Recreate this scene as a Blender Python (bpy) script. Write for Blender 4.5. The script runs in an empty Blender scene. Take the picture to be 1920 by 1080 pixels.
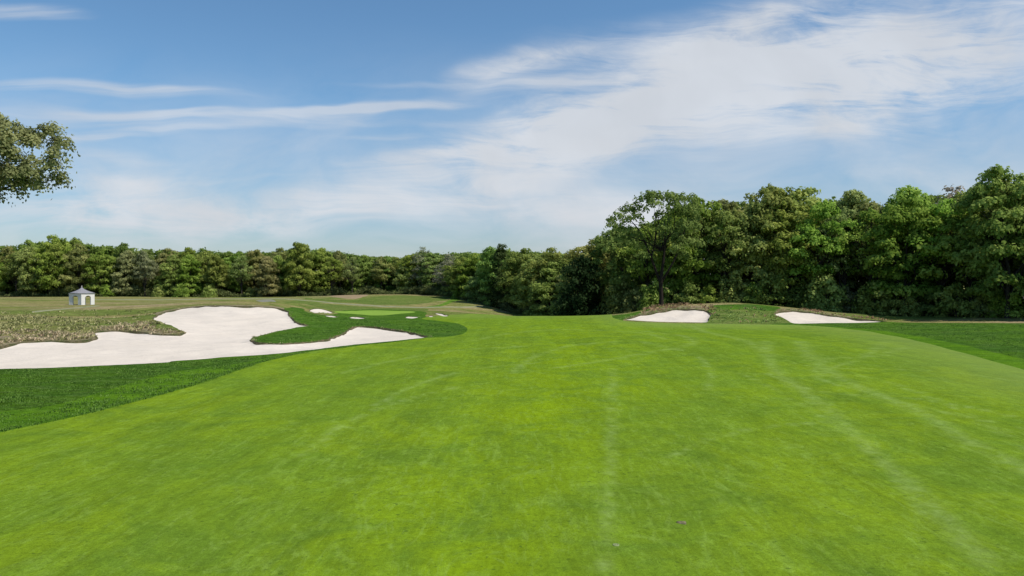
import bpy, math, random
import numpy as np
from mathutils import Vector, Matrix
from mathutils.geometry import delaunay_2d_cdt

SC = bpy.context.scene
COL = SC.collection
R_ = math.radians

# ------------------------------------------------------------------ camera
CAM_Z = 6.0
FPX = 1400.0
HOR = 528.0                       # pixel row of the true horizon in the 1920x1080 photograph
PITCH = math.atan((540 - HOR) / FPX)
cd = bpy.data.cameras.new("camera")
cd.sensor_width = 36.0
cd.lens = 36.0 * FPX / 1920.0
cd.clip_start = 0.3
cd.clip_end = 6000
cam = bpy.data.objects.new("camera", cd)
cam.location = (0, 0, CAM_Z)
cam.rotation_euler = (math.pi / 2 - PITCH, 0, 0)
COL.objects.link(cam)
SC.camera = cam

# ------------------------------------------------------------------ light
SUN_DIR = Vector((0.66, -0.30, 1.0)).normalized()
sd = bpy.data.lights.new("sun", 'SUN')
sd.energy = 4.4
sd.angle = R_(0.55)
sd.color = (1.0, 0.95, 0.87)
sun = bpy.data.objects.new("sun", sd)
sun.rotation_euler = (-SUN_DIR).to_track_quat('-Z', 'Y').to_euler()
COL.objects.link(sun)

SC.view_settings.view_transform = 'Standard'
SC.view_settings.look = 'None'
SC.view_settings.exposure = 0.2
SC.view_settings.gamma = 1.0

world = bpy.data.worlds.new("World")
SC.world = world
world.use_nodes = True


class NT:
    """tiny node helper"""
    def __init__(self, tree):
        self.t = tree
        tree.nodes.clear()

    def n(self, typ, ins=None, **props):
        nd = self.t.nodes.new(typ)
        for k, v in props.items():
            setattr(nd, k, v)
        for k, v in (ins or {}).items():
            s = nd.inputs[k]
            if isinstance(v, bpy.types.NodeSocket):
                self.t.links.new(v, s)
            elif v is not None:
                s.default_value = v
        return nd

    def m(self, op, a, b=None, c=None, clamp=False):
        ins = {0: a}
        if b is not None: ins[1] = b
        if c is not None: ins[2] = c
        nd = self.n('ShaderNodeMath', ins, operation=op)
        nd.use_clamp = clamp
        return nd.outputs[0]

    def sst(self, x, lo, hi, a=0.0, b=1.0):
        nd = self.n('ShaderNodeMapRange', {0: x, 1: lo, 2: hi, 3: a, 4: b})
        nd.interpolation_type = 'SMOOTHSTEP'
        return nd.outputs[0]

    def lin(self, x, lo, hi, a=0.0, b=1.0):
        return self.n('ShaderNodeMapRange', {0: x, 1: lo, 2: hi, 3: a, 4: b}).outputs[0]

    def mix(self, f, a, b, blend='MIX'):
        nd = self.n('ShaderNodeMix', data_type='RGBA', blend_type=blend)
        for k, v in ((0, f), (6, a), (7, b)):
            if isinstance(v, bpy.types.NodeSocket):
                self.t.links.new(v, nd.inputs[k])
            elif k == 0:
                nd.inputs[k].default_value = v
            else:
                nd.inputs[k].default_value = (*v[:3], 1)
        return nd.outputs[2]

    def noise(self, vec, scale, detail=4, rough=.55, dist=0.0, out=0, lac=2.0):
        nd = self.n('ShaderNodeTexNoise', {'Vector': vec, 'Scale': scale, 'Detail': detail,
                                           'Roughness': rough, 'Distortion': dist, 'Lacunarity': lac})
        return nd.outputs[out]

    def mod(self, c, n, lo, hi, a, b):
        """scale a colour by a noise value"""
        return self.n('ShaderNodeVectorMath', {0: c, 3: self.lin(n, lo, hi, a, b)}, operation='SCALE').outputs[0]

    def mapping(self, vec, loc=(0, 0, 0), rot=(0, 0, 0), sc=(1, 1, 1)):
        return self.n('ShaderNodeMapping', {'Vector': vec, 'Location': loc, 'Rotation': rot, 'Scale': sc}).outputs[0]


def build_world():
    w = NT(world.node_tree)
    sky = w.n('ShaderNodeTexSky')
    sky.sky_type = 'NISHITA'
    sky.sun_disc = False
    sky.sun_elevation = math.asin(SUN_DIR.z)
    sky.sun_rotation = math.atan2(SUN_DIR.x, SUN_DIR.y)
    sky.altitude = 20
    sky.air_density = 1.0
    sky.dust_density = 0.5
    sky.ozone_density = 1.6
    tc = w.n('ShaderNodeTexCoord').outputs['Generated']
    sp = w.n('ShaderNodeSeparateXYZ', {0: tc})
    yy = w.m('MAXIMUM', sp.outputs[1], 0.08)
    a = w.m('DIVIDE', sp.outputs[0], yy)
    e = w.m('DIVIDE', w.m('MAXIMUM', sp.outputs[2], 0.0), yy)
    v = w.n('ShaderNodeCombineXYZ', {0: a, 1: e, 2: 0.0}).outputs[0]
    # gentle warp shared by everything, so that the streaks curl
    wn = w.n('ShaderNodeTexNoise', {'Vector': w.mapping(v, sc=(1, 2.2, 1)), 'Scale': 3.2, 'Detail': 3.0, 'Roughness': .5}).outputs[1]
    wv = w.n('ShaderNodeVectorMath', {0: wn, 1: (0.5, 0.5, 0.5)}, operation='SUBTRACT').outputs[0]
    wv = w.n('ShaderNodeVectorMath', {0: wv, 1: (0.20, 0.070, 0.0)}, operation='MULTIPLY').outputs[0]
    vw = w.n('ShaderNodeVectorMath', {0: v, 1: wv}, operation='ADD').outputs[0]

    def px(x, y):
        return (x - 960) / 1400.0, (528 - y) / 1400.0

    def blob(cx, cy, ang, rx, ry, amp, soft=1.0):
        """elliptical patch; centre in photograph rows/columns turned into sky directions"""
        ca, ce = px(cx, cy)
        t = R_(ang)
        m1 = w.n('ShaderNodeVectorMath', {0: vw, 1: (-ca, -ce, 0)}, operation='ADD').outputs[0]
        m2 = w.mapping(m1, rot=(0, 0, -t))
        m3 = w.n('ShaderNodeVectorMath', {0: m2, 1: (1400 / rx, 1400 / ry, 0)}, operation='MULTIPLY').outputs[0]
        ln = w.n('ShaderNodeVectorMath', {0: m3}, operation='LENGTH').outputs[1]
        return w.sst(ln, 1.25, 0.15, 0.0, amp)

    def total(lst):
        s = lst[0]
        for q in lst[1:]:
            s = w.m('ADD', s, q)
        return s
    dense = total([
        blob(1430, 165, 14, 560, 150, 1.0),
        blob(1750, 120, 8, 420, 190, 0.85),
        blob(1500, 20, 16, 300, 90, 0.55),
        blob(1230, 215, 20, 330, 75, 0.65),
        blob(1000, 245, 14, 420, 62, 0.85),
        blob(880, 300, 4, 330, 34, 0.55),
        blob(780, 365, 8, 380, 45, 0.9),
        blob(220, 370, -4, 300, 80, 0.85),
        blob(330, 425, 0, 560, 55, 0.7),
        blob(1150, 400, 0, 420, 42, 0.8),
        blob(950, 130, 14, 160, 34, 0.5),
        blob(1100, 90, 14, 330, 60, 0.55),
        blob(1230, 130, 14, 330, 60, 0.5),
        blob(700, 375, 0, 900, 60, 0.22),
        blob(1640, 330, 2, 420, 26, 0.28),
    ])
    streak = total([
        blob(190, 166, -3, 340, 20, 0.8),
        blob(520, 210, 3, 460, 14, 0.75),
        blob(180, 228, 0, 260, 26, 0.5),
        blob(230, 259, 3, 230, 12, 0.8),
        blob(640, 205, 6, 260, 22, 0.5),
        blob(900, 158, 0, 360, 10, 0.5),
        blob(690, 260, 2, 150, 9, 0.5),
        blob(460, 340, 2, 220, 8, 0.45),
        blob(40, 18, -4, 170, 26, 0.7),
        blob(560, 235, 1, 420, 22, 0.5),
        blob(1080, 150, 8, 380, 22, 0.7),
        blob(240, 300, -8, 200, 20, 0.5),
        blob(1050, 195, 10, 330, 18, 0.5),
        blob(760, 408, 4, 180, 10, 0.5),
    ])
    # fibres: long thin noise lying along the wind
    f1 = w.noise(w.mapping(vw, rot=(0, 0, R_(-17)), sc=(1.3, 9, 1)), 3.0, 10, .66, 0.7)
    f2 = w.noise(w.mapping(vw, rot=(0, 0, R_(-6)), sc=(1.4, 20, 1)), 3.0, 9, .6, 0.3)
    f3 = w.noise(w.mapping(vw, loc=(3, 1, 0), rot=(0, 0, R_(-14)), sc=(1.6, 3.4, 1)), 2.6, 8, .58, 0.4)
    fib = w.m('ADD', w.m('MULTIPLY', w.lin(f1, .34, .66), .75), w.m('MULTIPLY', w.lin(f3, .36, .66), .60))
    c1 = w.sst(w.m('MULTIPLY', dense, w.m('ADD', fib, .15)), 0.05, 1.30)
    c2 = w.sst(w.m('MULTIPLY', streak, w.m('ADD', w.lin(f2, .25, .75), .35)), 0.1, 1.05)
    veil = w.m('MULTIPLY', w.lin(f3, .30, .70), w.sst(e, .36, .04, 0.0, .74))
    al = w.m('SUBTRACT', 1.0, w.m('MULTIPLY', w.m('SUBTRACT', 1.0, w.m('MULTIPLY', c1, .90)),
                                  w.m('MULTIPLY', w.m('SUBTRACT', 1.0, w.m('MULTIPLY', c2, .62)),
                                      w.m('SUBTRACT', 1.0, veil))), clamp=True)
    front = w.sst(sp.outputs[1], 0.05, 0.3)
    al = w.m('MULTIPLY', al, front)
    bg = 0.11
    grade = w.mix(1.0, sky.outputs[0], SKY_TINT, 'MULTIPLY')
    gs = w.lin(w.m('MAXIMUM', sp.outputs[2], 0.0), 0.0, .22, 0.0, 1.0)
    grade = w.mix(1.0, grade, w.mix(gs, (.84, .69, .73), (1, 1, 1)), 'MULTIPLY')
    shade = w.lin(w.noise(vw, 7, 4, .5), .35, .65, 0.93, 1.03)
    cl = w.n('ShaderNodeVectorMath', {0: tuple(c / bg for c in CLOUD), 3: shade}, operation='SCALE').outputs[0]
    colr = w.mix(al, grade, (1, 1, 1))
    w.t.links.new(cl, colr.node.inputs[7])
    b = w.n('ShaderNodeBackground', {'Color': colr, 'Strength': bg})
    o = w.n('ShaderNodeOutputWorld', {'Surface': b.outputs[0]})


SKY_TINT = (0.68, 0.91, 1.02)
CLOUD = (0.60, 0.625, 0.665)
build_world()

# ------------------------------------------------------------------ helpers
RNG = np.random.default_rng(11)


def link(o, parent=None):
    COL.objects.link(o)
    if parent is not None:
        o.parent = parent
    return o


def mesh_np(name, V, F, mat=None, smooth=False, attrs=None, uniform=True):
    """mesh from numpy arrays, F (n,3) or (n,4)"""
    me = bpy.data.meshes.new(name)
    V = np.asarray(V, dtype=np.float32)
    F = np.asarray(F, dtype=np.int32)
    k = F.shape[1]
    me.vertices.add(len(V))
    me.vertices.foreach_set('co', V.ravel())
    me.loops.add(F.size)
    me.loops.foreach_set('vertex_index', F.ravel())
    me.polygons.add(len(F))
    me.polygons.foreach_set('loop_start', np.arange(0, F.size, k, dtype=np.int32))
    me.polygons.foreach_set('loop_total', np.full(len(F), k, dtype=np.int32))
    if smooth:
        me.polygons.foreach_set('use_smooth', np.ones(len(F), dtype=bool))
    me.update(calc_edges=True)
    me.validate()
    for an, (dom, typ, arr) in (attrs or {}).items():
        at = me.attributes.new(an, typ, dom)
        if typ == 'FLOAT':
            at.data.foreach_set('value', np.asarray(arr, dtype=np.float32))
    if mat is not None:
        me.materials.append(mat)
    return me


def ob(name, me, parent=None, **tags):
    o = bpy.data.objects.new(name, me)
    link(o, parent)
    for k, v in tags.items():
        o[k] = v
    return o


def empty(name, loc, rz=0, **tags):
    o = bpy.data.objects.new(name, None)
    o.location = loc
    o.rotation_euler = (0, 0, rz)
    o.empty_display_size = .5
    link(o)
    for k, v in tags.items():
        o[k] = v
    return o


def material(name):
    m = bpy.data.materials.new(name)
    m.use_nodes = True
    return m, NT(m.node_tree)


def ray(px, py):
    v = Vector(((px - 960), (540 - py), -FPX))
    v.rotate(Matrix.Rotation(math.pi / 2 - PITCH, 3, 'X'))
    return v / v.y                              # y component = 1


# ------------------------------------------------------------------ terrain shape
def pd(px, py, d):
    r = ray(px, py)
    return (r.x * d, d, CAM_Z + r.z * d)


CP = [  # near fairway and rough lie flat
    (-40, 10, 0), (0, 8, 0), (40, 10, 0), (-20, 30, 0), (0, 32, .05), (25, 30, 0), (50, 30, -.3), (-60, 45, -.1),
    (0, 55, .05), (25, 55, .05), (55, 60, -.3), (-36, 52, 0), (-18, 61, 0), (-9, 80, 0), (5, 80, .1), (25, 80, .1),
    (0, 105, .1), (14, 108, .15), (-80, 55, 0), (-40, 28, 0),
    pd(150, 650, 65), pd(300, 606, 90), pd(380, 575, 112), pd(500, 575, 115), pd(570, 608, 95), pd(500, 620, 86),
    pd(470, 642, 70), pd(600, 642, 72), pd(340, 624, 80), pd(180, 635, 74), pd(0, 648, 67), pd(0, 600, 95),
    pd(180, 600, 100), pd(250, 590, 112), pd(155, 571, 150), pd(0, 575, 140), pd(0, 557, 255), pd(300, 557, 255),
    pd(560, 557, 250), pd(300, 563, 190), pd(450, 566, 145), pd(520, 570, 132), pd(-300, 575, 140), pd(-300, 620, 85),
    pd(690, 612, 95), pd(640, 600, 106), pd(800, 606, 104), pd(870, 616, 96), pd(670, 597, 118), pd(770, 596, 118),
    pd(700, 591, 135), pd(690, 583, 160), pd(600, 584, 136), pd(600, 578, 144), pd(540, 577, 130), pd(580, 572, 142),
    pd(700, 578, 180), pd(850, 577, 178), pd(700, 565, 208), pd(680, 553, 235), pd(850, 556, 232), pd(760, 554, 236),
    pd(560, 561, 215), pd(905, 570, 200), pd(890, 588, 142), pd(780, 583, 158),
    (-2, 131, 0), (7, 131, 0), (16, 130, 0), (22, 128, .05),
    (-3, 150, -.9), (6, 152, -1.5), (15, 152, -1.5), (4, 178, -2.4), (14, 170, -2.6), (0, 205, -1.2),
    pd(1180, 600, 111), pd(1330, 605, 108.5), pd(1260, 580, 118.5), pd(1240, 573, 123), pd(1400, 570, 122),
    pd(1320, 571, 122), pd(1500, 580, 119), pd(1480, 607, 107), pd(1650, 603, 108.5), pd(1560, 589, 115), pd(1400, 603, 108.5),
    (30, 140, 1.2), (55, 138, .8), (48, 131, 1.2), (20, 143, -.6), (10, 138, -.9), pd(1700, 592, 117), pd(1900, 596, 108), pd(1900, 606, 101), pd(1720, 606, 103),
    (52, 70, -.1), (45, 90, 0), (90, 120, .6), (90, 80, 0), (75, 100, .4),
    (-300, 100, 1), (300, 150, .6), (-300, 300, 1), (300, 300, 1), (0, 400, 0), (0, -60, 0), (-120, -50, 0), (120, -50, 0),
    (-160, 40, 0), (160, 40, 0), (-60, 300, 1), (60, 200, -1), (-260, 200, 1),
]
CP = np.array(CP, dtype=float)


def _U(r2):
    return 0.5 * r2 * np.log(r2 + 1e-9)


def _fit():
    n = len(CP)
    S = CP[:, :2] / 100.0
    K = _U(((S[:, None, :] - S[None, :, :]) ** 2).sum(-1)) + np.eye(n) * 6e-4
    P = np.hstack([np.ones((n, 1)), S])
    A = np.zeros((n + 3, n + 3))
    A[:n, :n] = K; A[:n, n:] = P; A[n:, :n] = P.T
    b = np.zeros(n + 3); b[:n] = CP[:, 2]
    s = np.linalg.solve(A, b)
    return s[:n], s[n:]


TW, TA = _fit()


def T(x, y):
    x = np.atleast_1d(np.asarray(x, float)); y = np.atleast_1d(np.asarray(y, float))
    out = np.empty(x.shape)
    S = CP[:, :2] / 100.0
    for i in range(0, len(x), 4000):
        q = np.stack([x[i:i + 4000], y[i:i + 4000]], 1) / 100.0
        out[i:i + 4000] = _U(((q[:, None, :] - S[None]) ** 2).sum(-1)) @ TW + TA[0] + q @ TA[1:]
    r = np.hypot(x, y - 100)
    f = np.clip((330 - r) / 120, 0, 1)
    f = f * f * (3 - 2 * f)
    und = 0.10 * np.sin(x * .11 + 1.3) * np.sin(y * .09 + .4) + 0.035 * np.sin(x * .43 + y * .21) * np.sin(y * .37 - x * .12)
    return np.clip(out, -5, 4) * f + (und * np.clip(y / 60 - .2, 0, 1)) * f


_DS = np.concatenate([np.arange(8, 60, .25), np.arange(60, 330, .5)])


def ground_hit(px, py, dmin=0):
    """the point of the ground seen through a photograph position"""
    r = ray(px, py)
    ds = _DS[_DS >= dmin]
    g = T(r.x * ds, ds)
    rz = CAM_Z + r.z * ds
    w = np.nonzero(rz <= g)[0]
    if len(w) == 0:
        i = int(np.argmin(rz - g)); d = ds[i]
    elif w[0] == 0:
        d = ds[0]
    else:
        i = w[0]
        a0 = rz[i - 1] - g[i - 1]; a1 = g[i] - rz[i]
        d = ds[i - 1] + (ds[i] - ds[i - 1]) * a0 / (a0 + a1 + 1e-9)
    return (r.x * d, d)


def W(pt):
    if pt[0] == 'w':
        return (pt[1], pt[2])
    if pt[0] == 'd':
        r = ray(pt[1], 560); return (r.x * pt[2], pt[2])
    return ground_hit(*pt)


def smooth_poly(pts, step=.8, closed=True, wob=0.0, seed=0):
    """Catmull-Rom through world points, resampled"""
    P = np.array([W(p) for p in pts])
    n = len(P)
    out = []
    rng = np.random.default_rng(seed)
    rngi = range(n if closed else n - 1)
    for i in rngi:
        if closed:
            p0, p1, p2, p3 = P[i - 1], P[i], P[(i + 1) % n], P[(i + 2) % n]
        else:
            p0, p1, p2, p3 = P[max(i - 1, 0)], P[i], P[i + 1], P[min(i + 2, n - 1)]
        L = np.hypot(*(p2 - p1))
        k = max(1, min(60, int(L / step)))
        d1 = np.hypot(*(p1 - p0)) ** .5 + 1e-6; d2 = L ** .5 + 1e-6; d3 = np.hypot(*(p3 - p2)) ** .5 + 1e-6
        m1 = (p2 - p1 + d2 * ((p1 - p0) / d1 - (p2 - p0) / (d1 + d2))) if d1 > 1e-3 else (p2 - p1)
        m2 = (p2 - p1 + d2 * ((p3 - p2) / d3 - (p3 - p1) / (d2 + d3))) if d3 > 1e-3 else (p2 - p1)
        for j in range(k):
            t = j / k
            out.append((2 * t**3 - 3 * t**2 + 1) * p1 + (t**3 - 2 * t**2 + t) * m1 + (-2 * t**3 + 3 * t**2) * p2 + (t**3 - t**2) * m2)
    if not closed:
        out.append(P[-1])
    out = np.array(out)
    if wob > 0:
        for _ in range(2):
            nz = rng.normal(0, 1, out.shape)
            for _s in range(1):
                nz = (nz + np.roll(nz, 1, 0) + np.roll(nz, -1, 0)) / 3
            out = out + nz * wob
    return out


def inside(P, x, y):
    res = np.zeros(len(x), bool)
    mn = P.min(0); mx = P.max(0)
    sel = np.nonzero((x >= mn[0]) & (x <= mx[0]) & (y >= mn[1]) & (y <= mx[1]))[0]
    if len(sel) == 0:
        return res
    xs, ys = x[sel], y[sel]
    c = np.zeros(len(sel), bool)
    n = len(P)
    j = n - 1
    for i in range(n):
        yi, yj = P[i, 1], P[j, 1]
        if yi != yj:
            cond = ((yi > ys) != (yj > ys)) & (xs < (P[j, 0] - P[i, 0]) * (ys - yi) / (yj - yi) + P[i, 0])
            c ^= cond
        j = i
    res[sel] = c
    return res


def dist_poly(P, x, y, closed=True):
    best = np.full(len(x), 1e9)
    n = len(P)
    for i in range(n if closed else n - 1):
        a = P[i]; b = P[(i + 1) % n]
        ab = b - a
        L2 = ab @ ab
        if L2 < 1e-12: continue
        t = np.clip(((x - a[0]) * ab[0] + (y - a[1]) * ab[1]) / L2, 0, 1)
        best = np.minimum(best, (x - a[0] - t * ab[0]) ** 2 + (y - a[1] - t * ab[1]) ** 2)
    return np.sqrt(best)


# ------------------------------------------------------------------ ground layout
B1 = [(-70, 694), (0, 692), (100, 689), (200, 685), (300, 680), (400, 673), (500, 666), (560, 660), (620, 653), (700, 644),
      (760, 638), (802, 633), (785, 628), (760, 622), (730, 617), (700, 613), (680, 612), (662, 614), (648, 621), (632, 630), (610, 637),
      (580, 642), (535, 645), (498, 644), (474, 640), (471, 636), (485, 631), (520, 622), (550, 616), (577, 611), (560, 606), (549, 598),
      (542, 590), (535, 582), (510, 577), (470, 575), (430, 574), (390, 574), (355, 577), (325, 582), (302, 588), (288, 595),
      (287, 600), (305, 606), (325, 613), (341, 621), (341, 625), (325, 628), (295, 627), (265, 623), (235, 621), (205, 621),
      (182, 622), (176, 625), (180, 630), (174, 636), (158, 639), (125, 640), (85, 640), (45, 642), (15, 647), (-10, 652), (-70, 655)]
BR1 = [(1171, 599.5), (1185, 594.5), (1205, 590), (1235, 585), (1262, 580.5), (1290, 579.5), (1318, 582), (1334, 588), (1330, 597),
       (1324, 605), (1290, 605), (1250, 604.5), (1210, 603)]
BR2 = [(1451, 589.5), (1462, 584), (1485, 583), (1510, 585), (1545, 590), (1590, 596), (1630, 600), (1662, 603), (1630, 605.5),
       (1560, 606.5), (1490, 607.3), (1478, 602), (1464, 595)]
BS = [
    [(582, 580), (598, 579), (612, 581.5), (623, 584.5), (606, 587), (590, 586.5)],
    [(609, 591.2), (622, 591.8), (636, 594.2), (622, 594.8)],
    [(657, 596.3), (668, 593.6), (680, 594.6), (683, 597), (670, 597.6)],
    [(760, 595.6), (768, 593.3), (778, 593.5), (784, 595.2), (772, 597)],
    [(803, 593.2), (807, 591.6), (813, 592.4), (810, 594.2)],
    [(815, 587.2), (824, 587.6), (841, 592.2), (834, 593), (822, 590.3)],
]
FAIR = [('w', -60, 14), (-60, 828), (0, 811), (150, 779), (300, 741), (400, 711), (480, 683), (540, 668), (590, 659), (640, 653.5), (700, 646),
        (760, 640), (800, 634.5), (835, 632), (862, 627.5), (876, 620), (872, 612.5), (855, 606), (820, 601.5), (793, 598.5), (800, 594.5), (830, 591),
        (870, 589), ('d', 905, 140), ('d', 950, 150), ('d', 1060, 152), ('d', 1140, 140), (1150, 596), (1168, 601.5), (1185, 603.5), (1240, 605.8), (1330, 607), (1400, 608),
        (1470, 609), (1540, 612), (1600, 618), (1650, 625.5), (1710, 637), (1780, 655), (1850, 674), (1920, 693), (1990, 715),
        (2080, 745), ('w', 60, 20), ('w', 60, -60), ('w', -60, -60)]
GREEN = [(629, 586), (650, 583.5), (680, 582.3), (710, 582), (745, 583), (778, 584.5), (765, 587), (745, 588.5), (718, 591.3), (700, 591.5), (680, 590), (655, 588)]
ROUGH_L = [('w', -170, 66), (-70, 684), (0, 682), (200, 676), (400, 664), (560, 655), (700, 639), (800, 634), (830, 645), ('w', 0, 40), ('w', 0, -60), ('w', -170, -60)]
CUT_L = [(-60, 795), (0, 772), (90, 762), (180, 738), (260, 714), (330, 697), (430, 684), (540, 667), (560, 672), (400, 716), (150, 785), (-60, 832)]
ROUGH_T = [(532, 579), (548, 576), (566, 578), (578, 586), (604, 590), (630, 588.5), (640, 583), (672, 580.5), (715, 580), (790, 583.5), (800, 587), (812, 594), (850, 594),
           (900, 600), (900, 625), (830, 640), (700, 650), (560, 663), (465, 648), (455, 634), (500, 622), (548, 613), (535, 600), (529, 588)]
ROUGH_R = [(1445, 608), (1490, 606.6), (1560, 606), (1640, 604), (1720, 605), (1820, 605.5), (1920, 606), (2150, 607), ('w', 160, 60), ('w', 160, -60), ('w', 0, -60), ('w', 0, 60), (1300, 640)]
CUT_R = [(1530, 612), (1600, 615), (1680, 624), (1760, 638), (1840, 655), (1920, 674), (2080, 712), (2080, 750), (1920, 696), (1780, 658), (1640, 626)]
SLOPE_R = [(1140, 594), (1165, 590), (1200, 584), (1235, 577), (1240, 580), (1200, 590), (1172, 598), (1168, 602)]
RIDGE_R = [(1334, 573), (1370, 571), (1420, 571.5), (1458, 575), (1452, 584), (1430, 583), (1390, 580), (1350, 580)]
PATHS = [
    [(60, 586.5), (100, 582), (150, 577.5), (182, 574.5), (183, 573), (150, 575.7), (100, 580), (60, 584)],
    [(180, 562.3), (300, 562.8), (420, 561.3), (500, 561), (560, 563.2), (620, 568.5), (680, 573), (740, 576), (800, 577.4), (860, 577), (905, 575),
     (905, 573), (860, 574.6), (800, 575.4), (740, 574.2), (680, 571), (620, 566.6), (560, 561.4), (500, 559.3), (420, 559.7), (300, 561.2), (180, 561)],
    [(482, 564.5), (490, 562), (504, 561.5), (514, 563), (507, 565.5), (494, 566.5)],
]
LIPBAND = [(345, 576), (390, 572), (430, 571.5), (470, 572), (515, 574.5), (530, 577), (525, 581), (400, 578), (330, 583), (300, 592), (290, 588), (310, 582)]
LIPTAN = [(-60, 634), (0, 630), (80, 629), (150, 630), (176, 622), (205, 613), (240, 610), (270, 612), (300, 619), (325, 622), (338, 626), (300, 632), (200, 626), (180, 636), (100, 645), (0, 655), (-60, 660)]
CREST_A = [(1195, 590), (1230, 579), (1262, 574), (1325, 574), (1340, 583), (1330, 592), (1240, 592)]
CREST_B = [(1447, 590), (1455, 580.5), (1500, 580), (1560, 588), (1600, 594), (1590, 598), (1480, 592)]
MOUNDZ = [(1328, 580), (1345, 574), (1400, 572), (1450, 577), (1456, 586), (1480, 600), (1484, 609), (1400, 608), (1318, 607), (1330, 596)]
BARE = [(622, 556), (650, 552.6), (672, 552), (690, 553.3), (678, 557.5), (662, 560.5), (640, 559)]
STRIPE = [(822, 571.5), (838, 565), (845, 559), (838, 556.6), (848, 556.5), (862, 559), (850, 566), (832, 573), (815, 575.5), (800, 575)]
HILL = [(556, 558), (620, 562), (668, 562), (700, 557), (745, 553.5), (790, 555), (835, 558), (815, 566), (770, 571), (700, 571), (650, 567), (600, 563.5)]
GSW = [(560, 563.5), (600, 569), (660, 573.6), (740, 577.3), (800, 579), (790, 583), (715, 580), (672, 580.5), (635, 583.5), (622, 583), (600, 577), (570, 570), (530, 566.5)]

# front line of the woods: photograph column and distance
FRONT = [(-260, 262), (-60, 262), (200, 261), (450, 259), (640, 256), (760, 250), (850, 232), (905, 205), (960, 186), (1060, 168), (1130, 156), (1190, 147),
         (1300, 139), (1420, 136), (1520, 131), (1700, 121), (1920, 110), (2100, 103), (2300, 96)]
FP = np.array([((p - 960) / 1400 * d, d) for p, d in FRONT])


def front_d(px):
    return float(np.interp(px, [f[0] for f in FRONT], [f[1] for f in FRONT]))


WOODS = [('w', float(x), float(y) - 1.5) for x, y in FP] + [('w', 500, 60), ('w', 500, 480), ('w', -500, 480), ('w', -500, 262)]

polys = {}
polys['b0'] = smooth_poly(B1, .5, wob=.09, seed=3)
polys['b1'] = smooth_poly(BR1, .5, wob=.05, seed=4)
polys['b2'] = smooth_poly(BR2, .5, wob=.05, seed=5)
for i, b in enumerate(BS):
    polys['b%d' % (i + 3)] = smooth_poly(b, .5, wob=.03, seed=6 + i)
NB = 3 + len(BS)
polys['green'] = smooth_poly(GREEN, 1.)
polys['fair'] = smooth_poly(FAIR, .8, wob=.012)
polys['cut_l'] = smooth_poly(CUT_L, 1.)
polys['cut_r'] = smooth_poly(CUT_R, 1.)
polys['rough_l'] = smooth_poly(ROUGH_L, 1.)
polys['rough_t'] = smooth_poly(ROUGH_T, 1., wob=.05)
polys['rough_r'] = smooth_poly(ROUGH_R, 1., wob=.02)
polys['slope_r'] = smooth_poly(SLOPE_R, 1., wob=.08)
polys['ridge_r'] = smooth_poly(RIDGE_R, 1., wob=.08)
for i, p in enumerate(PATHS):
    polys['path%d' % i] = smooth_poly(p, 1.5)
for _k, _p in (('lipband', LIPBAND), ('liptan', LIPTAN), ('crest_a', CREST_A), ('crest_b', CREST_B)):
    polys[_k] = smooth_poly(_p, .7, wob=.25, seed=len(_k))
polys['bare'] = smooth_poly(BARE, 1., wob=.15)
polys['mound'] = smooth_poly(MOUNDZ, .8, wob=.1, seed=19)
polys['hill'] = smooth_poly(HILL, 1., wob=.3, seed=9)
polys['stripe'] = smooth_poly(STRIPE, 1.)
polys['gsw'] = smooth_poly(GSW, 1.)
polys['woods'] = np.array([W(p) for p in WOODS])

ZONE_ORDER = ['green', 'fair', 'cut_l', 'cut_r', 'rough_l', 'rough_t', 'rough_r', 'ridge_r', 'mound', 'crest_a', 'crest_b', 'slope_r', 'lipband', 'liptan', 'path0', 'path1', 'path2', 'bare', 'stripe', 'gsw', 'hill', 'woods']


def inset(P, d):
    """offset a closed outline inwards, dropping what folds over"""
    n = len(P)
    A = ((P[:, 0] * np.roll(P[:, 1], -1)) - (np.roll(P[:, 0], -1) * P[:, 1])).sum()
    t = np.roll(P, -1, 0) - np.roll(P, 1, 0)
    t /= np.linalg.norm(t, axis=1)[:, None] + 1e-9
    nrm = np.stack([-t[:, 1], t[:, 0]], 1) * (1 if A > 0 else -1)
    Q = P + nrm * d
    dd = dist_poly(P, Q[:, 0], Q[:, 1])
    ok = (dd > d * .75) & inside(P, Q[:, 0], Q[:, 1])
    return Q[ok]


LIPW = .16


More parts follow.
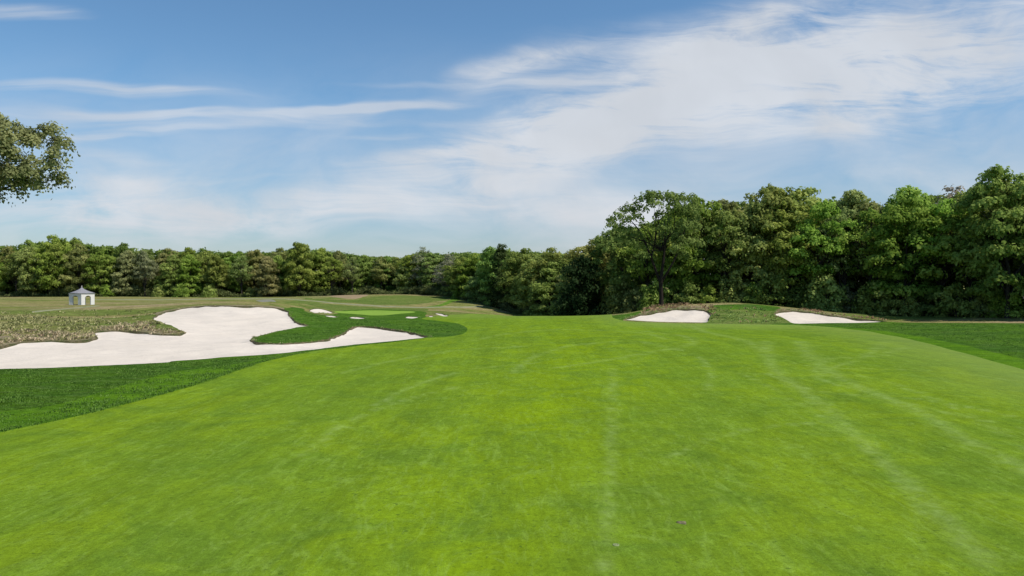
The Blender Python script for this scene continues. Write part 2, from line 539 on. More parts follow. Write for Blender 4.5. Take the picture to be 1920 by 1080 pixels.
def build_ground():
    vs, es = [], []

    def add_loop(P, closed=True):
        b = len(vs)
        vs.extend([(float(a), float(c)) for a, c in P])
        n = len(P)
        es.extend([(b + i, b + (i + 1) % n) for i in range(n if closed else n - 1)])
    insets = {}
    for k in range(NB):
        add_loop(polys['b%d' % k])
        insets[k] = inset(polys['b%d' % k], LIPW)
        add_loop(insets[k])
    for k in ZONE_ORDER:
        add_loop(polys[k])
    # scattered points, denser towards the camera
    r = 9.0
    rng = np.random.default_rng(5)
    while r < 300:
        s = .30 if r < 30 else (.42 if r < 60 else (.75 if r < 150 else 1.8))
        ang = 45.5
        n = int(2 * R_(ang) * r / s)
        th = np.linspace(-R_(ang), R_(ang), n) + rng.uniform(-.3, .3, n) * s / r
        rr = r + rng.uniform(-.25, .25, n) * s
        for a, q in zip(th, rr):
            vs.append((q * math.sin(a), q * math.cos(a)))
        r += s * (1.0 if r < 30 else 1.25)
    for r in list(range(4, 60, 8)) + [75, 100, 130, 170, 230, 300, 420, 700, 1300, 2600]:
        for a in np.linspace(0, 2 * math.pi, 36, endpoint=False):
            if r >= 300 or abs((a + math.pi) % (2 * math.pi) - math.pi) > R_(46):
                vs.append((r * math.sin(a), r * math.cos(a)))
    res = delaunay_2d_cdt([Vector(v) for v in vs], es, [], 0, 1e-4)
    V = np.array([(v.x, v.y) for v in res[0]])
    F = np.array([list(f) for f in res[2]], dtype=np.int32)
    cx = V[F].mean(1)
    x, y = cx[:, 0], cx[:, 1]
    zone = np.full(len(F), -1)
    lip = np.zeros(len(F), bool)
    done = np.zeros(len(F), bool)
    zvert = T(V[:, 0], V[:, 1])
    names = ['bunker%d' % k for k in range(NB)] + ZONE_ORDER
    for k in range(NB):
        ins = inside(polys['b%d' % k], x, y)
        inn = inside(insets[k], x, y)
        zone[ins & ~done] = k
        lip[ins & ~inn] = True
        done |= ins
        # sand lies below the turf
        sel = np.nonzero(inside(polys['b%d' % k], V[:, 0], V[:, 1]))[0]
        dd = dist_poly(polys['b%d' % k], V[sel, 0], V[sel, 1])
        lipd = [.15, .22, .20][k] if k < 3 else .10
        vx, vy = V[sel, 0], V[sel, 1]
        lipd = lipd * (.35 + 1.1 * np.abs(np.sin(vx * .55 + 1.7 * np.sin(vy * .41)) * np.cos(vy * .37 + 1.1 * np.sin(vx * .8))))
        zvert[sel] -= lipd * np.clip(dd / LIPW, 0, 1) + .18 * np.clip((dd - LIPW) / 5, 0, 1)
        zvert[sel] += np.clip((dd - .6) / 2, 0, 1) * (.05 * np.sin(V[sel, 0] * .9 + 1.5 * np.sin(V[sel, 1] * .5)) * np.sin(V[sel, 1] * .7 + V[sel, 0] * .3) + .015 * np.sin(V[sel, 0] * 3.1) * np.sin(V[sel, 1] * 2.3))
    for j, k in enumerate(ZONE_ORDER):
        ins = inside(polys[k], x, y) & ~done
        zone[ins] = NB + j
        done |= ins
    # turf rolls up a little where it meets the sand
    for k in range(3):
        sel = np.nonzero((V[:, 1] > 55) & (V[:, 1] < 150))[0]
        dd = dist_poly(polys['b%d' % k], V[sel, 0], V[sel, 1])
        ins = inside(polys['b%d' % k], V[sel, 0], V[sel, 1])
        far = V[sel, 1] > (92 if k == 0 else 100)
        zvert[sel] += np.where(ins & (dd > .01), 0, .07 * np.clip(1 - dd / 2.2, 0, 1))
    return V, zvert, F, zone, lip, names


GV, GZ, GF, GZONE, GLIP, GN = build_ground()


def ground_piece(name, sel, mats, matidx=None, attrs=None, **tags):
    f = GF[sel]
    u, inv = np.unique(f, return_inverse=True)
    V = np.stack([GV[u, 0], GV[u, 1], GZ[u]], 1)
    F = inv.reshape(-1, 3)
    at = {}
    if attrs:
        for an, fn in attrs.items():
            at[an] = ('POINT', 'FLOAT', fn(V[:, 0], V[:, 1]))
    me = mesh_np(name, V, F, None, smooth=True, attrs=at)
    for m in mats: me.materials.append(m)
    if matidx is not None and len(me.polygons) == len(F):
        me.polygons.foreach_set('material_index', matidx.astype(np.int32))
        me.polygons.foreach_set('use_smooth', (matidx == 0))
    return ob(name, me, **tags)


# ------------------------------------------------------------------ ground materials
def world_pos(s):
    return s.n('ShaderNodeNewGeometry').outputs['Position']


def finish(s, color, rough=.9, bump=None, bstr=.3, bdist=.05, spec=.15, sheen=0.0, normal=None):
    ins = {'Base Color': color, 'Roughness': rough, 'Specular IOR Level': spec}
    p = s.n('ShaderNodeBsdfPrincipled', ins)
    if sheen: p.inputs['Sheen Weight'].default_value = sheen
    if bump is not None:
        b = s.n('ShaderNodeBump', {'Height': bump, 'Strength': bstr, 'Distance': bdist})
        s.t.links.new(b.outputs[0], p.inputs['Normal'])
    s.n('ShaderNodeOutputMaterial', {'Surface': p.outputs[0]})
    return p


def mat_fairway():
    m, s = material('fairway_grass')
    P = world_pos(s)
    yel = s.sst(s.noise(s.mapping(P, loc=(40, 0, 0), sc=(.6, .5, 1)), .12, 4, .6, .6), .40, .60)
    sideatt = s.n('ShaderNodeAttribute', attribute_name='lush').outputs['Fac']
    c = s.mix(yel, (.122, .196, .014), (.142, .216, .012))
    c = s.mix(s.m('MULTIPLY', sideatt, .8), c, (.160, .241, .006))
    # patches of bluer and paler turf
    pb = s.noise(s.mapping(P, loc=(3, 31, 0), sc=(.9, .8, 1)), .30, 7, .70, .9)
    c = s.mix(s.lin(pb, .42, .62, 0, .85), c, (.092, .160, .016))
    pw = s.noise(s.mapping(P, loc=(17, 3, 0), rot=(0, 0, R_(-20)), sc=(1, .5, 1)), .7, 8, .74, 2.0)
    c = s.mix(s.lin(pw, .52, .70, 0, .55), c, (.175, .270, .042))
    # bands left by the mower, running away down the fairway
    bd = s.noise(s.mapping(P, rot=(0, 0, R_(-4)), sc=(1, .035, 1)), .62, 3, .5, .25)
    c = s.mod(c, bd, .38, .62, .93, 1.06)
    gr = s.noise(s.mapping(P, rot=(0, 0, R_(-5)), sc=(1, .10, 1)), 5.0, 5, .7, .5)
    c = s.mod(c, gr, .36, .64, .93, 1.07)
    st = s.noise(s.mapping(P, rot=(0, 0, R_(-30)), sc=(1.2, .45, 1)), .7, 8, .72, 2.4)
    c = s.mod(c, st, .36, .64, .92, 1.09)
    st2 = s.noise(s.mapping(P, rot=(0, 0, R_(-42)), loc=(9, 4, 0), sc=(1.3, .35, 1)), 1.0, 8, .74, 2.8)
    c = s.mix(s.lin(st2, .53, .68, 0, .42), c, (.205, .305, .058))
    md = s.noise(P, 3.0, 7, .76, .8)
    c = s.mod(c, md, .36, .64, .89, 1.11)
    md2 = s.noise(s.mapping(P, loc=(7, 7, 7)), 10.0, 6, .74, .4)
    c = s.mod(c, md2, .36, .64, .88, 1.12)
    fine = s.noise(P, 42, 4, .72)
    c = s.mod(c, fine, .35, .65, .76, 1.24)
    dk = s.noise(s.mapping(P, loc=(1, 9, 0)), 5.5, 3, .5)
    c = s.mix(s.lin(dk, .64, .70, 0, .6), c, (.055, .10, .012))
    tr = s.n('ShaderNodeAttribute', attribute_name='track').outputs['Fac']
    brk = s.lin(s.noise(P, .9, 7, .78, 1.2), .36, .66)
    c = s.mix(s.m('MULTIPLY', s.m('MULTIPLY', tr, brk), .62), c, (.24, .33, .095))
    ed = s.n('ShaderNodeAttribute', attribute_name='pale').outputs['Fac']
    c = s.mix(s.m('MULTIPLY', ed, .55), c, (.165, .225, .060))
    h = s.m('ADD', s.noise(P, 40, 4, .7), s.m('MULTIPLY', s.noise(P, 4, 5, .6), 2.5))
    finish(s, c, .9, h, .4, .04, .0)
    return m


def mat_rough(name, base, dark, light, bs=.9, amp=1.0):
    m, s = material(name)
    P = world_pos(s)
    a = s.noise(s.mapping(P, sc=(.5, 1, 1)), .22, 6, .65, .8)
    c = s.mix(s.sst(a, .40, .60), base, dark)
    b = s.noise(s.mapping(P, rot=(0, 0, R_(12)), sc=(.35, 1.6, 1)), .9, 8, .75, 1.2)
    c = s.mix(s.lin(b, .50, .64, 0, .75 * amp), c, light)
    b3 = s.noise(s.mapping(P, loc=(3, 3, 3), sc=(.55, 1, 1)), 3.2, 7, .75, .8)
    c = s.mod(c, b3, .38, .62, 1 - .38 * amp, 1 + .38 * amp)
    b4 = s.noise(s.mapping(P, sc=(.7, 1, 1)), 9, 6, .75, .6)
    c = s.mod(c, b4, .38, .62, 1 - .3 * amp, 1 + .3 * amp)
    fine = s.noise(P, 26, 4, .7)
    c = s.mod(c, fine, .36, .64, 1 - .3 * amp, 1 + .3 * amp)
    h = s.m('ADD', s.noise(P, 24, 5, .75), s.m('MULTIPLY', b3, 3.))
    finish(s, c, .9, h, bs, .09, .0)
    return m


def mat_native():
    m, s = material('native_grass')
    P = world_pos(s)
    a = s.noise(s.mapping(P, sc=(.35, 1.0, 1)), .06, 7, .66, .9)
    c = s.mix(s.sst(a, .42, .56), (.235, .205, .080), (.150, .170, .045))
    b = s.noise(s.mapping(P, loc=(5, 5, 0), rot=(0, 0, R_(15)), sc=(.3, 1, 1)), .14, 8, .7, 1.0)
    c = s.mix(s.lin(b, .49, .63, 0, .85), c, (.30, .235, .135))
    g = s.noise(s.mapping(P, loc=(50, 8, 0), sc=(.22, 1, 1)), .10, 7, .65, .8)
    c = s.mix(s.sst(g, .50, .60, 0, .8), c, (.100, .150, .028))
    b3 = s.noise(s.mapping(P, sc=(.6, 1, 1)), .9, 8, .78, .8)
    c = s.mod(c, b3, .38, .62, .62, 1.32)
    b4 = s.noise(P, 4, 6, .75, .5)
    c = s.mod(c, b4, .38, .62, .7, 1.3)
    h = s.noise(P, 5, 6, .75)
    finish(s, c, .95, h, 1.0, .2, .0)
    return m


def mat_sand():
    m, s = material('bunker_sand')
    P = world_pos(s)
    a = s.noise(P, .12, 5, .6)
    c = s.mix(s.lin(a, .3, .7), (.600, .530, .450), (.535, .472, .400))
    b = s.noise(s.mapping(P, rot=(0, 0, R_(20)), sc=(.5, 1.8, 1)), .45, 7, .7, 1.5)
    c = s.mix(s.lin(b, .50, .66, 0, .5), c, (.47, .415, .36))
    f = s.noise(P, 6, 6, .8)
    c = s.mix(s.lin(f, .58, .75, 0, .3), c, (.48, .43, .39))
    h = s.m('ADD', s.noise(s.mapping(P, sc=(1, 1, 1)), 3.2, 5, .6, .6), s.m('MULTIPLY', s.noise(P, .7, 3, .5), 2.5))
    finish(s, c, .95, h, .55, .10, .0)
    return m


def mat_simple(name, c1, c2, scale, c3=None, bs=.5, bd=.05, rough=.95):
    m, s = material(name)
    P = world_pos(s)
    a = s.noise(P, scale, 7, .7, .6)
    c = s.mix(s.sst(a, .36, .64), c1, c2)
    if c3:
        c = s.mix(s.lin(s.noise(P, scale * 3.7, 6, .75), .56, .7, 0, .85), c, c3)
    finish(s, c, rough, s.noise(P, scale * 6, 6, .7), bs, bd, .1)
    return m


M_FAIR = mat_fairway()
M_ROUGH = mat_rough('rough_grass', (.066, .140, .013), (.044, .105, .013), (.120, .190, .050))
M_CUT = mat_rough('first_cut_grass', (.082, .172, .010), (.056, .130, .010), (.125, .215, .030), .6, .7)
M_GREEN = mat_rough('putting_grass', (.190, .290, .050), (.165, .265, .042), (.22, .31, .065), .1, .25)
M_TURF = mat_rough('fescue_turf', (.105, .145, .030), (.078, .125, .024), (.21, .20, .085), .5)
M_BRIGHT = mat_rough('bright_turf', (.090, .175, .018), (.075, .145, .018), (.14, .20, .05), .5)
M_NAT = mat_native()
M_SAND = mat_sand()
M_LIP = mat_simple('bunker_face_soil', (.12, .095, .055), (.045, .058, .018), .9, (.30, .24, .16), .9, .15)
M_PATH = mat_simple('gravel_path', (.25, .235, .145), (.17, .19, .08), .5, (.31, .29, .20))
M_GRAV = mat_simple('grey_gravel', (.20, .19, .165), (.15, .155, .09), .8, (.33, .31, .29))
M_BARE = mat_simple('sandy_bare_ground', (.28, .20, .12), (.22, .17, .09), .3, (.14, .14, .05))
M_BANK = mat_simple('eroded_bank', (.27, .215, .13), (.13, .12, .05), .9, (.40, .34, .26), 1., .2)
M_LITTER = mat_simple('leaf_litter', (.055, .042, .028), (.028, .026, .016), .7, (.14, .105, .075), 1., .2)

# wheel tracks on the fairway (paler brushed grass)
TRACKS = [
    ([(1436, 640), (1450, 690), (1500, 728), (1560, 775), (1640, 850), (1760, 960), (1850, 1060)], .42),
    ([(1500, 640), (1520, 668), (1570, 705), (1640, 738), (1730, 775), (1810, 825), (1920, 880), (2000, 930)], .50),
    ([(1580, 738), (1700, 755), (1800, 780), (1920, 803)], .16),
    ([(1700, 745), (1800, 760), (1920, 785)], .14),
    ([(1480, 680), (1560, 690), (1700, 693), (1800, 700), (1920, 716)], .14),
    ([(1660, 640), (1620, 670), (1560, 690), (1540, 706)], .22),
    ([(1700, 650), (1640, 668), (1560, 672)], .20),
    ([(1440, 700), (1520, 730), (1600, 742)], .16),
    ([(1150, 690), (1147, 760), (1146, 840), (1142, 930), (1130, 1070)], .22),
    ([(1300, 612), (1360, 630), (1400, 640), (1432, 660)], .4),
    ([(1040, 690), (1120, 678), (1200, 664), (1280, 650), (1300, 640), (1270, 628), (1200, 620)], .28),
    ([(960, 700), (1000, 670), (1060, 650), (1150, 640)], .25),
    ([(640, 700), (760, 672), (880, 655), (1000, 648)], .22),
    ([(700, 760), (800, 715), (900, 690), (1010, 680)], .2),
    ([(880, 640), (960, 625), (1060, 618), (1180, 622), (1250, 636)], .25),
    ([(560, 860), (640, 800), (740, 755), (860, 725)], .16),
    ([(1390, 700), (1480, 745), (1570, 800), (1660, 880), (1730, 960)], .12),
    ([(1600, 700), (1680, 722), (1760, 752), (1860, 800), (1940, 850)], .14),
    ([(1250, 860), (1340, 820), (1440, 800), (1560, 790)], .14),
    ([(1200, 640), (1290, 660), (1330, 690), (1330, 730)], .2),
    ([(1560, 672), (1530, 690), (1540, 712), (1600, 728)], .2),
]
TP = [(smooth_poly(t, 1.2, closed=False), w) for t, w in TRACKS]


def f_track(x, y):
    o = np.zeros(len(x))
    for P, w in TP:
        d = dist_poly(P, x, y, closed=False)
        o = np.maximum(o, np.exp(-(d / (w * (.62 + np.clip(y - 25, 0, 200) / 95))) ** 2))
    return o


def f_pale(x, y):
    d = dist_poly(polys['fair'], x, y)
    right = np.clip((x - 8) / 12, 0, 1) * np.clip((y - 25) / 20, 0, 1)
    e = np.clip(1 - d / 9, 0, 1) * right
    far = np.clip((y - 112) / 12, 0, 1) * .6
    return np.clip(e + far, 0, 1)


def f_lush(x, y):
    """the brightest strip of turf runs down the middle of the fairway"""
    cxl = np.interp(y, [10, 20, 40, 60, 90], [-1.2, -1.5, 3, 6, 6])
    w = np.interp(y, [10, 40, 60, 100, 130], [3.4, 8, 9, 7, 4])
    return np.clip(1 - np.abs(x - cxl) / w, 0, 1) * np.clip((135 - y) / 60, 0, 1)


for k in range(NB):
    sel = GZONE == k
    ground_piece('bunker', sel, [M_SAND, M_LIP], GLIP[sel].astype(int), kind='structure')


def zsel(*ks):
    s = np.zeros(len(GF), bool)
    for k in ks:
        s |= GZONE == NB + ZONE_ORDER.index(k)
    return s


ground_piece('fairway', zsel('fair'), [M_FAIR], attrs={'track': f_track, 'pale': f_pale, 'lush': f_lush}, kind='structure')
ground_piece('putting_green', zsel('green'), [M_GREEN], kind='structure')
ground_piece('first_cut', zsel('cut_l', 'cut_r'), [M_CUT], kind='structure')
ground_piece('rough', zsel('rough_l', 'rough_t', 'rough_r', 'slope_r', 'ridge_r'), [M_ROUGH], kind='structure')
ground_piece('slope', zsel('stripe'), [M_BRIGHT], kind='structure')
ground_piece('swale', zsel('gsw', 'hill'), [M_TURF], kind='structure')
ground_piece('mound', zsel('mound'), [M_TURF], kind='structure')
ground_piece('path', zsel('path0', 'path1'), [M_PATH], kind='structure')
ground_piece('gravel_patch', zsel('path2'), [M_GRAV], kind='structure')
ground_piece('bare_ground', zsel('bare'), [M_BARE], kind='structure')
ground_piece('bank', zsel('lipband', 'liptan', 'crest_a', 'crest_b'), [M_BANK], kind='structure')
ground_piece('woodland_floor', zsel('woods'), [M_LITTER], kind='structure')
ground_piece('field', GZONE == -1, [M_NAT], kind='structure')

# ------------------------------------------------------------------ foliage material
def mat_leaf(name, trans=.48, var=.7):
    m, s = material(name)
    oc = s.n('ShaderNodeObjectInfo').outputs['Color']
    la = s.n('ShaderNodeAttribute', attribute_name='tint').outputs['Fac']
    hs = s.n('ShaderNodeHueSaturation', {'Hue': s.lin(la, 0, 1, .5 + .022 * var, .5 - .022 * var), 'Saturation': s.lin(la, 0, 1, 1.0, .92),
                                         'Value': s.lin(la, 0, 1, 1 - .55 * var, 1 + .9 * var), 'Color': oc})
    d = s.n('ShaderNodeBsdfDiffuse', {'Color': hs.outputs[0]})
    t = s.n('ShaderNodeBsdfTranslucent', {'Color': hs.outputs[0]})
    mx = s.n('ShaderNodeMixShader', {0: trans, 1: d.outputs[0], 2: t.outputs[0]})
    s.n('ShaderNodeOutputMaterial', {'Surface': mx.outputs[0]})
    return m


M_LEAF = mat_leaf('leaves')
M_BLADE = mat_leaf('grass_blades', .3, .8)


def mat_bark():
    m, s = material('bark')
    P = s.n('ShaderNodeTexCoord').outputs['Object']
    oc = s.n('ShaderNodeObjectInfo').outputs['Color']
    a = s.noise(s.mapping(P, sc=(1, 1, .2)), 5, 6, .7)
    hs = s.n('ShaderNodeHueSaturation', {'Value': s.lin(a, .3, .7, .55, 1.35), 'Color': oc})
    finish(s, hs.outputs[0], .95, a, .8, .05, .1)
    return m


M_BARK = mat_bark()


# ------------------------------------------------------------------ trees
def quads_from(C, N, size, rng, aspect=.62):
    """leaf clump faces: centres C, normals N"""
    n = len(C)
    N = N / (np.linalg.norm(N, axis=1)[:, None] + 1e-9)
    a = rng.normal(size=(n, 3))
    U = np.cross(N, a); U /= np.linalg.norm(U, axis=1)[:, None] + 1e-9
    Vv = np.cross(N, U)
    s = size * rng.uniform(.6, 1.35, n)[:, None]
    w = s * aspect
    fold = N * s * .18
    q = np.stack([C - U * s, C - Vv * w + fold, C + U * s, C + Vv * w - fold * .4], 1)
    return q.reshape(-1, 3), np.arange(n * 4).reshape(n, 4)


def unit(rng, n):
    v = rng.normal(size=(n, 3))
    return v / np.linalg.norm(v, axis=1)[:, None]


def lobes_to_leaves(L, rng, per, size, sprig=.22, updroop=.35, tintj=.18):
    """L: list of (centre, radius vector, tint). per = leaves per m2 of lobe surface"""
    Cs, Ns, Ts = [], [], []
    for c, r, tint in L:
        rm = float(np.mean(r))
        ns = max(6, int(9.0 * rm * rm))
        d = unit(rng, ns)
        d[:, 2] = np.where(d[:, 2] < -.35, -d[:, 2] * .6, d[:, 2])
        bump = rng.uniform(.62, 1.08, ns)[:, None]
        sc = c + d * r * bump
        nl = max(3, int(per * 12.5 * rm * rm / ns))
        off = np.clip(rng.normal(size=(ns, nl, 3)), -1.6, 1.6) * np.array([sprig * 1.5, sprig * 1.5, sprig * .8])
        P = sc[:, None, :] + off
        # leaves on a sprig droop outwards like a small dome
        P[..., 2] -= .35 * (off[..., 0] ** 2 + off[..., 1] ** 2) / max(sprig, .05)
        nrm = d[:, None, :] * .75 + np.array([0, 0, updroop]) + off * (1.1 / sprig) * .5 + rng.normal(size=off.shape) * .38
        Cs.append(P.reshape(-1, 3)); Ns.append(nrm.reshape(-1, 3))
        st = tint + rng.normal(0, tintj, ns)[:, None] + rng.normal(0, .12, (ns, nl))
        Ts.append(st.ravel())
    C = np.concatenate(Cs); N = np.concatenate(Ns); Tn = np.clip(np.concatenate(Ts), 0, 1)
    V, F = quads_from(C, N, size, rng)
    return V, F, Tn


def tube(pts, rads, sides=7):
    P = np.array(pts, float)
    n = len(P)
    V, F = [], []
    for i in range(n):
        t = P[min(i + 1, n - 1)] - P[max(i - 1, 0)]
        t /= np.linalg.norm(t) + 1e-9
        a = np.cross(t, [0.3, 1, 0.05]); a /= np.linalg.norm(a) + 1e-9
        b = np.cross(t, a)
        for k in range(sides):
            th = 2 * math.pi * k / sides
            V.append(P[i] + rads[i] * (a * math.cos(th) + b * math.sin(th)))
    for i in range(n - 1):
        for k in range(sides):
            F.append([i * sides + k, i * sides + (k + 1) % sides, (i + 1) * sides + (k + 1) % sides, (i + 1) * sides + k])
    return np.array(V), np.array(F)


def merge(parts):
    Vs, Fs, o = [], [], 0
    for V, F in parts:
        Vs.append(V); Fs.append(F + o); o += len(V)
    return np.concatenate(Vs), np.concatenate(Fs)


def bent(a, b, rng, k=5, j=.05, up=0.15):
    a = np.array(a, float); b = np.array(b, float)
    L = np.linalg.norm(b - a)
    out = []
    for i in range(k):
        t = i / (k - 1)
        p = a + (b - a) * t
        p = p + rng.normal(0, j * L, 3) * math.sin(math.pi * t)
        p[2] += up * L * math.sin(math.pi * t) * .5
        out.append(p)
    return out


def make_tree(seed, H=20, R=5.2, base=.22, nl=46, lobe=(1.3, 2.2), per=7.5, leaf=.30, shape='oak', trunk_r=.30, limbs=14, gap=0.0,
              lean=0.0, trunk_top=.8, twigs=0):
    rng = np.random.default_rng(seed)
    tp = [np.array([0, 0, -.6])]
    dx, dy = rng.normal(0, .35, 2) + np.array([lean, 0])
    K = 8
    for i in range(1, K + 1):
        t = i / K
        tp.append(np.array([dx * t * t * 2 + rng.normal(0, .12), dy * t * t * 2 + rng.normal(0, .12), H * trunk_top * t]))
    rads = [trunk_r * (1.45 if i == 0 else (1 - .82 * (i / K) ** 1.1)) for i in range(K + 1)]
    parts = [tube(tp, rads, 8)]
    tps = np.array(tp)

    def axis(z):
        return np.array([np.interp(z, tps[:, 2], tps[:, 0]), np.interp(z, tps[:, 2], tps[:, 1]), z])
    L = []
    tries = 0
    asym = rng.uniform(0, 2 * math.pi)
    while len(L) < nl and tries < nl * 30:
        tries += 1
        t = rng.uniform(0, 1)
        if shape == 'oak':
            prof = math.sin(math.pi * min(1, (t * .80 + .14))) ** .6 * (1.0 if t < .75 else 1.0 - .3 * (t - .75) / .25)
        elif shape == 'edge':
            prof = (1 - t ** 3.5) ** .5 * (.78 + .22 * math.sin(t * 3.4))
        elif shape == 'tall':
            prof = math.sin(math.pi * min(1, (t * .78 + .20))) ** .8
        elif shape == 'pine':
            prof = (1.03 - t) ** .8 * (0.8 + .2 * math.sin(t * 19))
        elif shape == 'shrub':
            prof = (1 - t ** 2) ** .5
        z = H * (base + (1 - base) * t) - lobe[0] * .6 * t
        th = rng.uniform(0, 2 * math.pi)
        rr = R * prof * (1 + .16 * math.cos(th - asym) + .1 * math.cos(3 * th + asym * 2)) * math.sqrt(rng.uniform(.22, 1))
        c = axis(z) + np.array([rr * math.cos(th), rr * math.sin(th), 0])
        lr = rng.uniform(*lobe) * (.8 if t > .85 else 1)
        r = np.array([lr * 1.15, lr * 1.15, lr * rng.uniform(.62, .85)])
        if any(np.linalg.norm((c - q[0])) < .52 * (lr + q[1][0]) for q in L):
            if rng.uniform() > .12: continue
        L.append((c, r, rng.uniform(.08, .92)))
    # a leading top so that the tree reaches its height
    L.append((axis(H - lobe[0] * .7), np.array([lobe[0] * 1.1, lobe[0] * 1.1, lobe[0] * .75]), .6))
    order = sorted(range(len(L)), key=lambda i: -np.linalg.norm(L[i][0][:2]))
    for i in order[:limbs]:
        c = L[i][0]
        hz = max(.12 * H, c[2] - np.linalg.norm(c[:2]) * rng.uniform(.8, 1.25))
        hz = min(hz, H * trunk_top * .92)
        a = axis(hz)
        r0 = trunk_r * (1 - .8 * hz / (H * trunk_top)) * .62
        parts.append(tube(bent(a, c, rng), [r0, r0 * .8, r0 * .6, r0 * .42, r0 * .2], 5))
        for q in range(twigs):
            e = c + unit(rng, 1)[0] * lobe[1] * np.array([1.1, 1.1, .8])
            parts.append(tube(bent(a + (c - a) * rng.uniform(.5, .9), e, rng, 4), [r0 * .35, r0 * .25, r0 * .16, r0 * .07], 4))
    if gap:
        L = [q for q in L if rng.uniform() > gap]
    V, F, Tn = lobes_to_leaves(L, rng, per, leaf)
    crown = mesh_np('crown', V, F, M_LEAF, attrs={'tint': ('FACE', 'FLOAT', Tn)})
    TV, TF = merge(parts)
    trunk = mesh_np('trunk', TV, TF, M_BARK, smooth=True)
    return crown, trunk, H


G_MID = (.225, .295, .058)
G_DEEP = (.175, .245, .050)
G_BRIGHT = (.225, .320, .045)
G_YEL = (.285, .335, .080)
G_OLIVE = (.245, .285, .078)
G_TAN = (.290, .315, .115)
G_DARK = (.052, .078, .026)
G_GREY = (.240, .240, .155)
G_RUSS = (.225, .228, .110)

PROTO = {}
PROTO['oak'] = [make_tree(s, shape='oak', R=6.4, base=.16, nl=74, lobe=(1.1, 1.9), leaf=.25, per=10.5) for s in (1, 2, 3)]
PROTO['edge'] = [make_tree(s, shape='edge', R=5.8, base=.04, nl=84, lobe=(1.1, 2.0), leaf=.25, per=10.5) for s in (11, 12, 13)]
PROTO['tall'] = [make_tree(s, shape='tall', R=5.0, base=.36, nl=48, trunk_r=.30, lobe=(1.0, 1.7), limbs=24, leaf=.24, per=10) for s in (21, 22, 23)]
PROTO['airy'] = [make_tree(s, shape='tall', R=4.7, base=.40, nl=38, per=5.6, leaf=.25, trunk_r=.34, limbs=30, lobe=(1.0, 1.7), twigs=2, trunk_top=.88) for s in (71, 72, 73)]
PROTO['pine'] = [make_tree(31, shape='pine', R=3.6, base=.08, nl=60, lobe=(.9, 1.5), leaf=.24, limbs=10)]
PROTO['bare'] = [make_tree(41, shape='tall', R=4.4, base=.3, nl=40, per=1.6, leaf=.26, limbs=30, twigs=5, trunk_r=.26)]
PROTO['shrub'] = [make_tree(s, H=5, shape='shrub', R=2.6, base=.02, nl=22, lobe=(.7, 1.2), leaf=.2, per=10, trunk_r=.09, limbs=6) for s in (51, 52)]
PROTO['holly'] = [make_tree(61, H=9, shape='shrub', R=3.4, base=.02, nl=38, lobe=(.9, 1.5), leaf=.2, per=10, trunk_r=.14, limbs=6)]

SKY = [(-400, 450), (0, 452), (60, 446), (100, 437), (150, 442), (180, 452), (220, 450), (260, 456), (300, 460), (350, 463), (375, 455), (400, 463), (450, 463), (480, 465), (520, 463), (560, 454), (600, 459),
       (640, 466), (690, 474), (730, 474), (750, 478), (770, 472), (790, 461), (815, 468), (850, 467), (905, 468), (940, 457), (970, 462), (1000, 460), (1060, 464), (1095, 462), (1120, 445),
       (1150, 420), (1200, 400), (1300, 364), (1345, 374), (1370, 354), (1430, 348), (1490, 352), (1560, 349), (1600, 350), (1632, 364), (1660, 358), (1700, 348), (1750, 339), (1790, 346),
       (1830, 345), (1860, 322), (1890, 309), (1920, 311), (2000, 318), (2300, 300)]


def sky_y(px):
    return float(np.interp(px, [q[0] for q in SKY], [q[1] for q in SKY]))


ORD = ['first', 'second', 'third', 'fourth', 'fifth', 'sixth', 'seventh', 'eighth', 'ninth', 'tenth', 'eleventh', 'twelfth']
MARKS = [(153, 'the white gazebo'), (445, 'the big bunker'), (655, 'the bare sandy knoll'), (850, 'the bright grass stripe'), (1085, 'the dark holly bush'),
         (1235, 'the spreading oak'), (1395, 'the mound between bunkers'), (1550, 'the tapering bunker'), (1780, 'the bare leaf litter')]
KINDWORD = {'airy': 'open-crowned tree', 'oak': 'round oak', 'edge': 'low-skirted tree', 'tall': 'slim tree', 'pine': 'narrow conifer', 'bare': 'half-bare tree'}
COLWORD = {G_MID: 'mid-green', G_DEEP: 'deep green', G_BRIGHT: 'bright green', G_YEL: 'yellow-green', G_OLIVE: 'olive', G_TAN: 'tan-green', G_DARK: 'blackish green', G_GREY: 'grey-brown', G_RUSS: 'russet'}
label_used = {}


def place_tree(proto, x, y, H, rz, color, label, group, name, sxy=1.0, bark=(.06, .05, .04)):
    cm, tm, H0 = proto
    z = float(T(x, y)[0])
    s = H / H0
    e = empty(name, (x, y, z - .1), rz, label=label, category='tree' if name != 'shrub' else 'shrub')
    if group: e['group'] = group
    e.scale = (s * sxy, s * sxy, s)
    c = ob('crown', cm, e); c.color = (*color, 1)
    t = ob('trunk', tm, e); t.color = (*bark, 1)
    return e


def tree_label(kind, color, px, row):
    mk = min(MARKS, key=lambda q: abs(q[0] - px))
    base = "%s %s" % (COLWORD[color], KINDWORD[kind])
    return base, mk


TREES = []   # (px, d, kind, color, row)
rt = random.Random(77)


def jit(c, a=.12):
    return tuple(max(.004, v * rt.uniform(1 - a, 1 + a)) for v in c)


def belt(px0, px1, row, back, step_m, kinds, colors, hfac):
    px = px0
    while px < px1:
        d = front_d(px) + back + rt.uniform(-1.8, 1.8)
        TREES.append([px, d, rt.choice(kinds), rt.choice(colors), row, hfac * rt.uniform(.93, 1.03)])
        px += step_m * rt.uniform(.8, 1.2) * 1400 / d


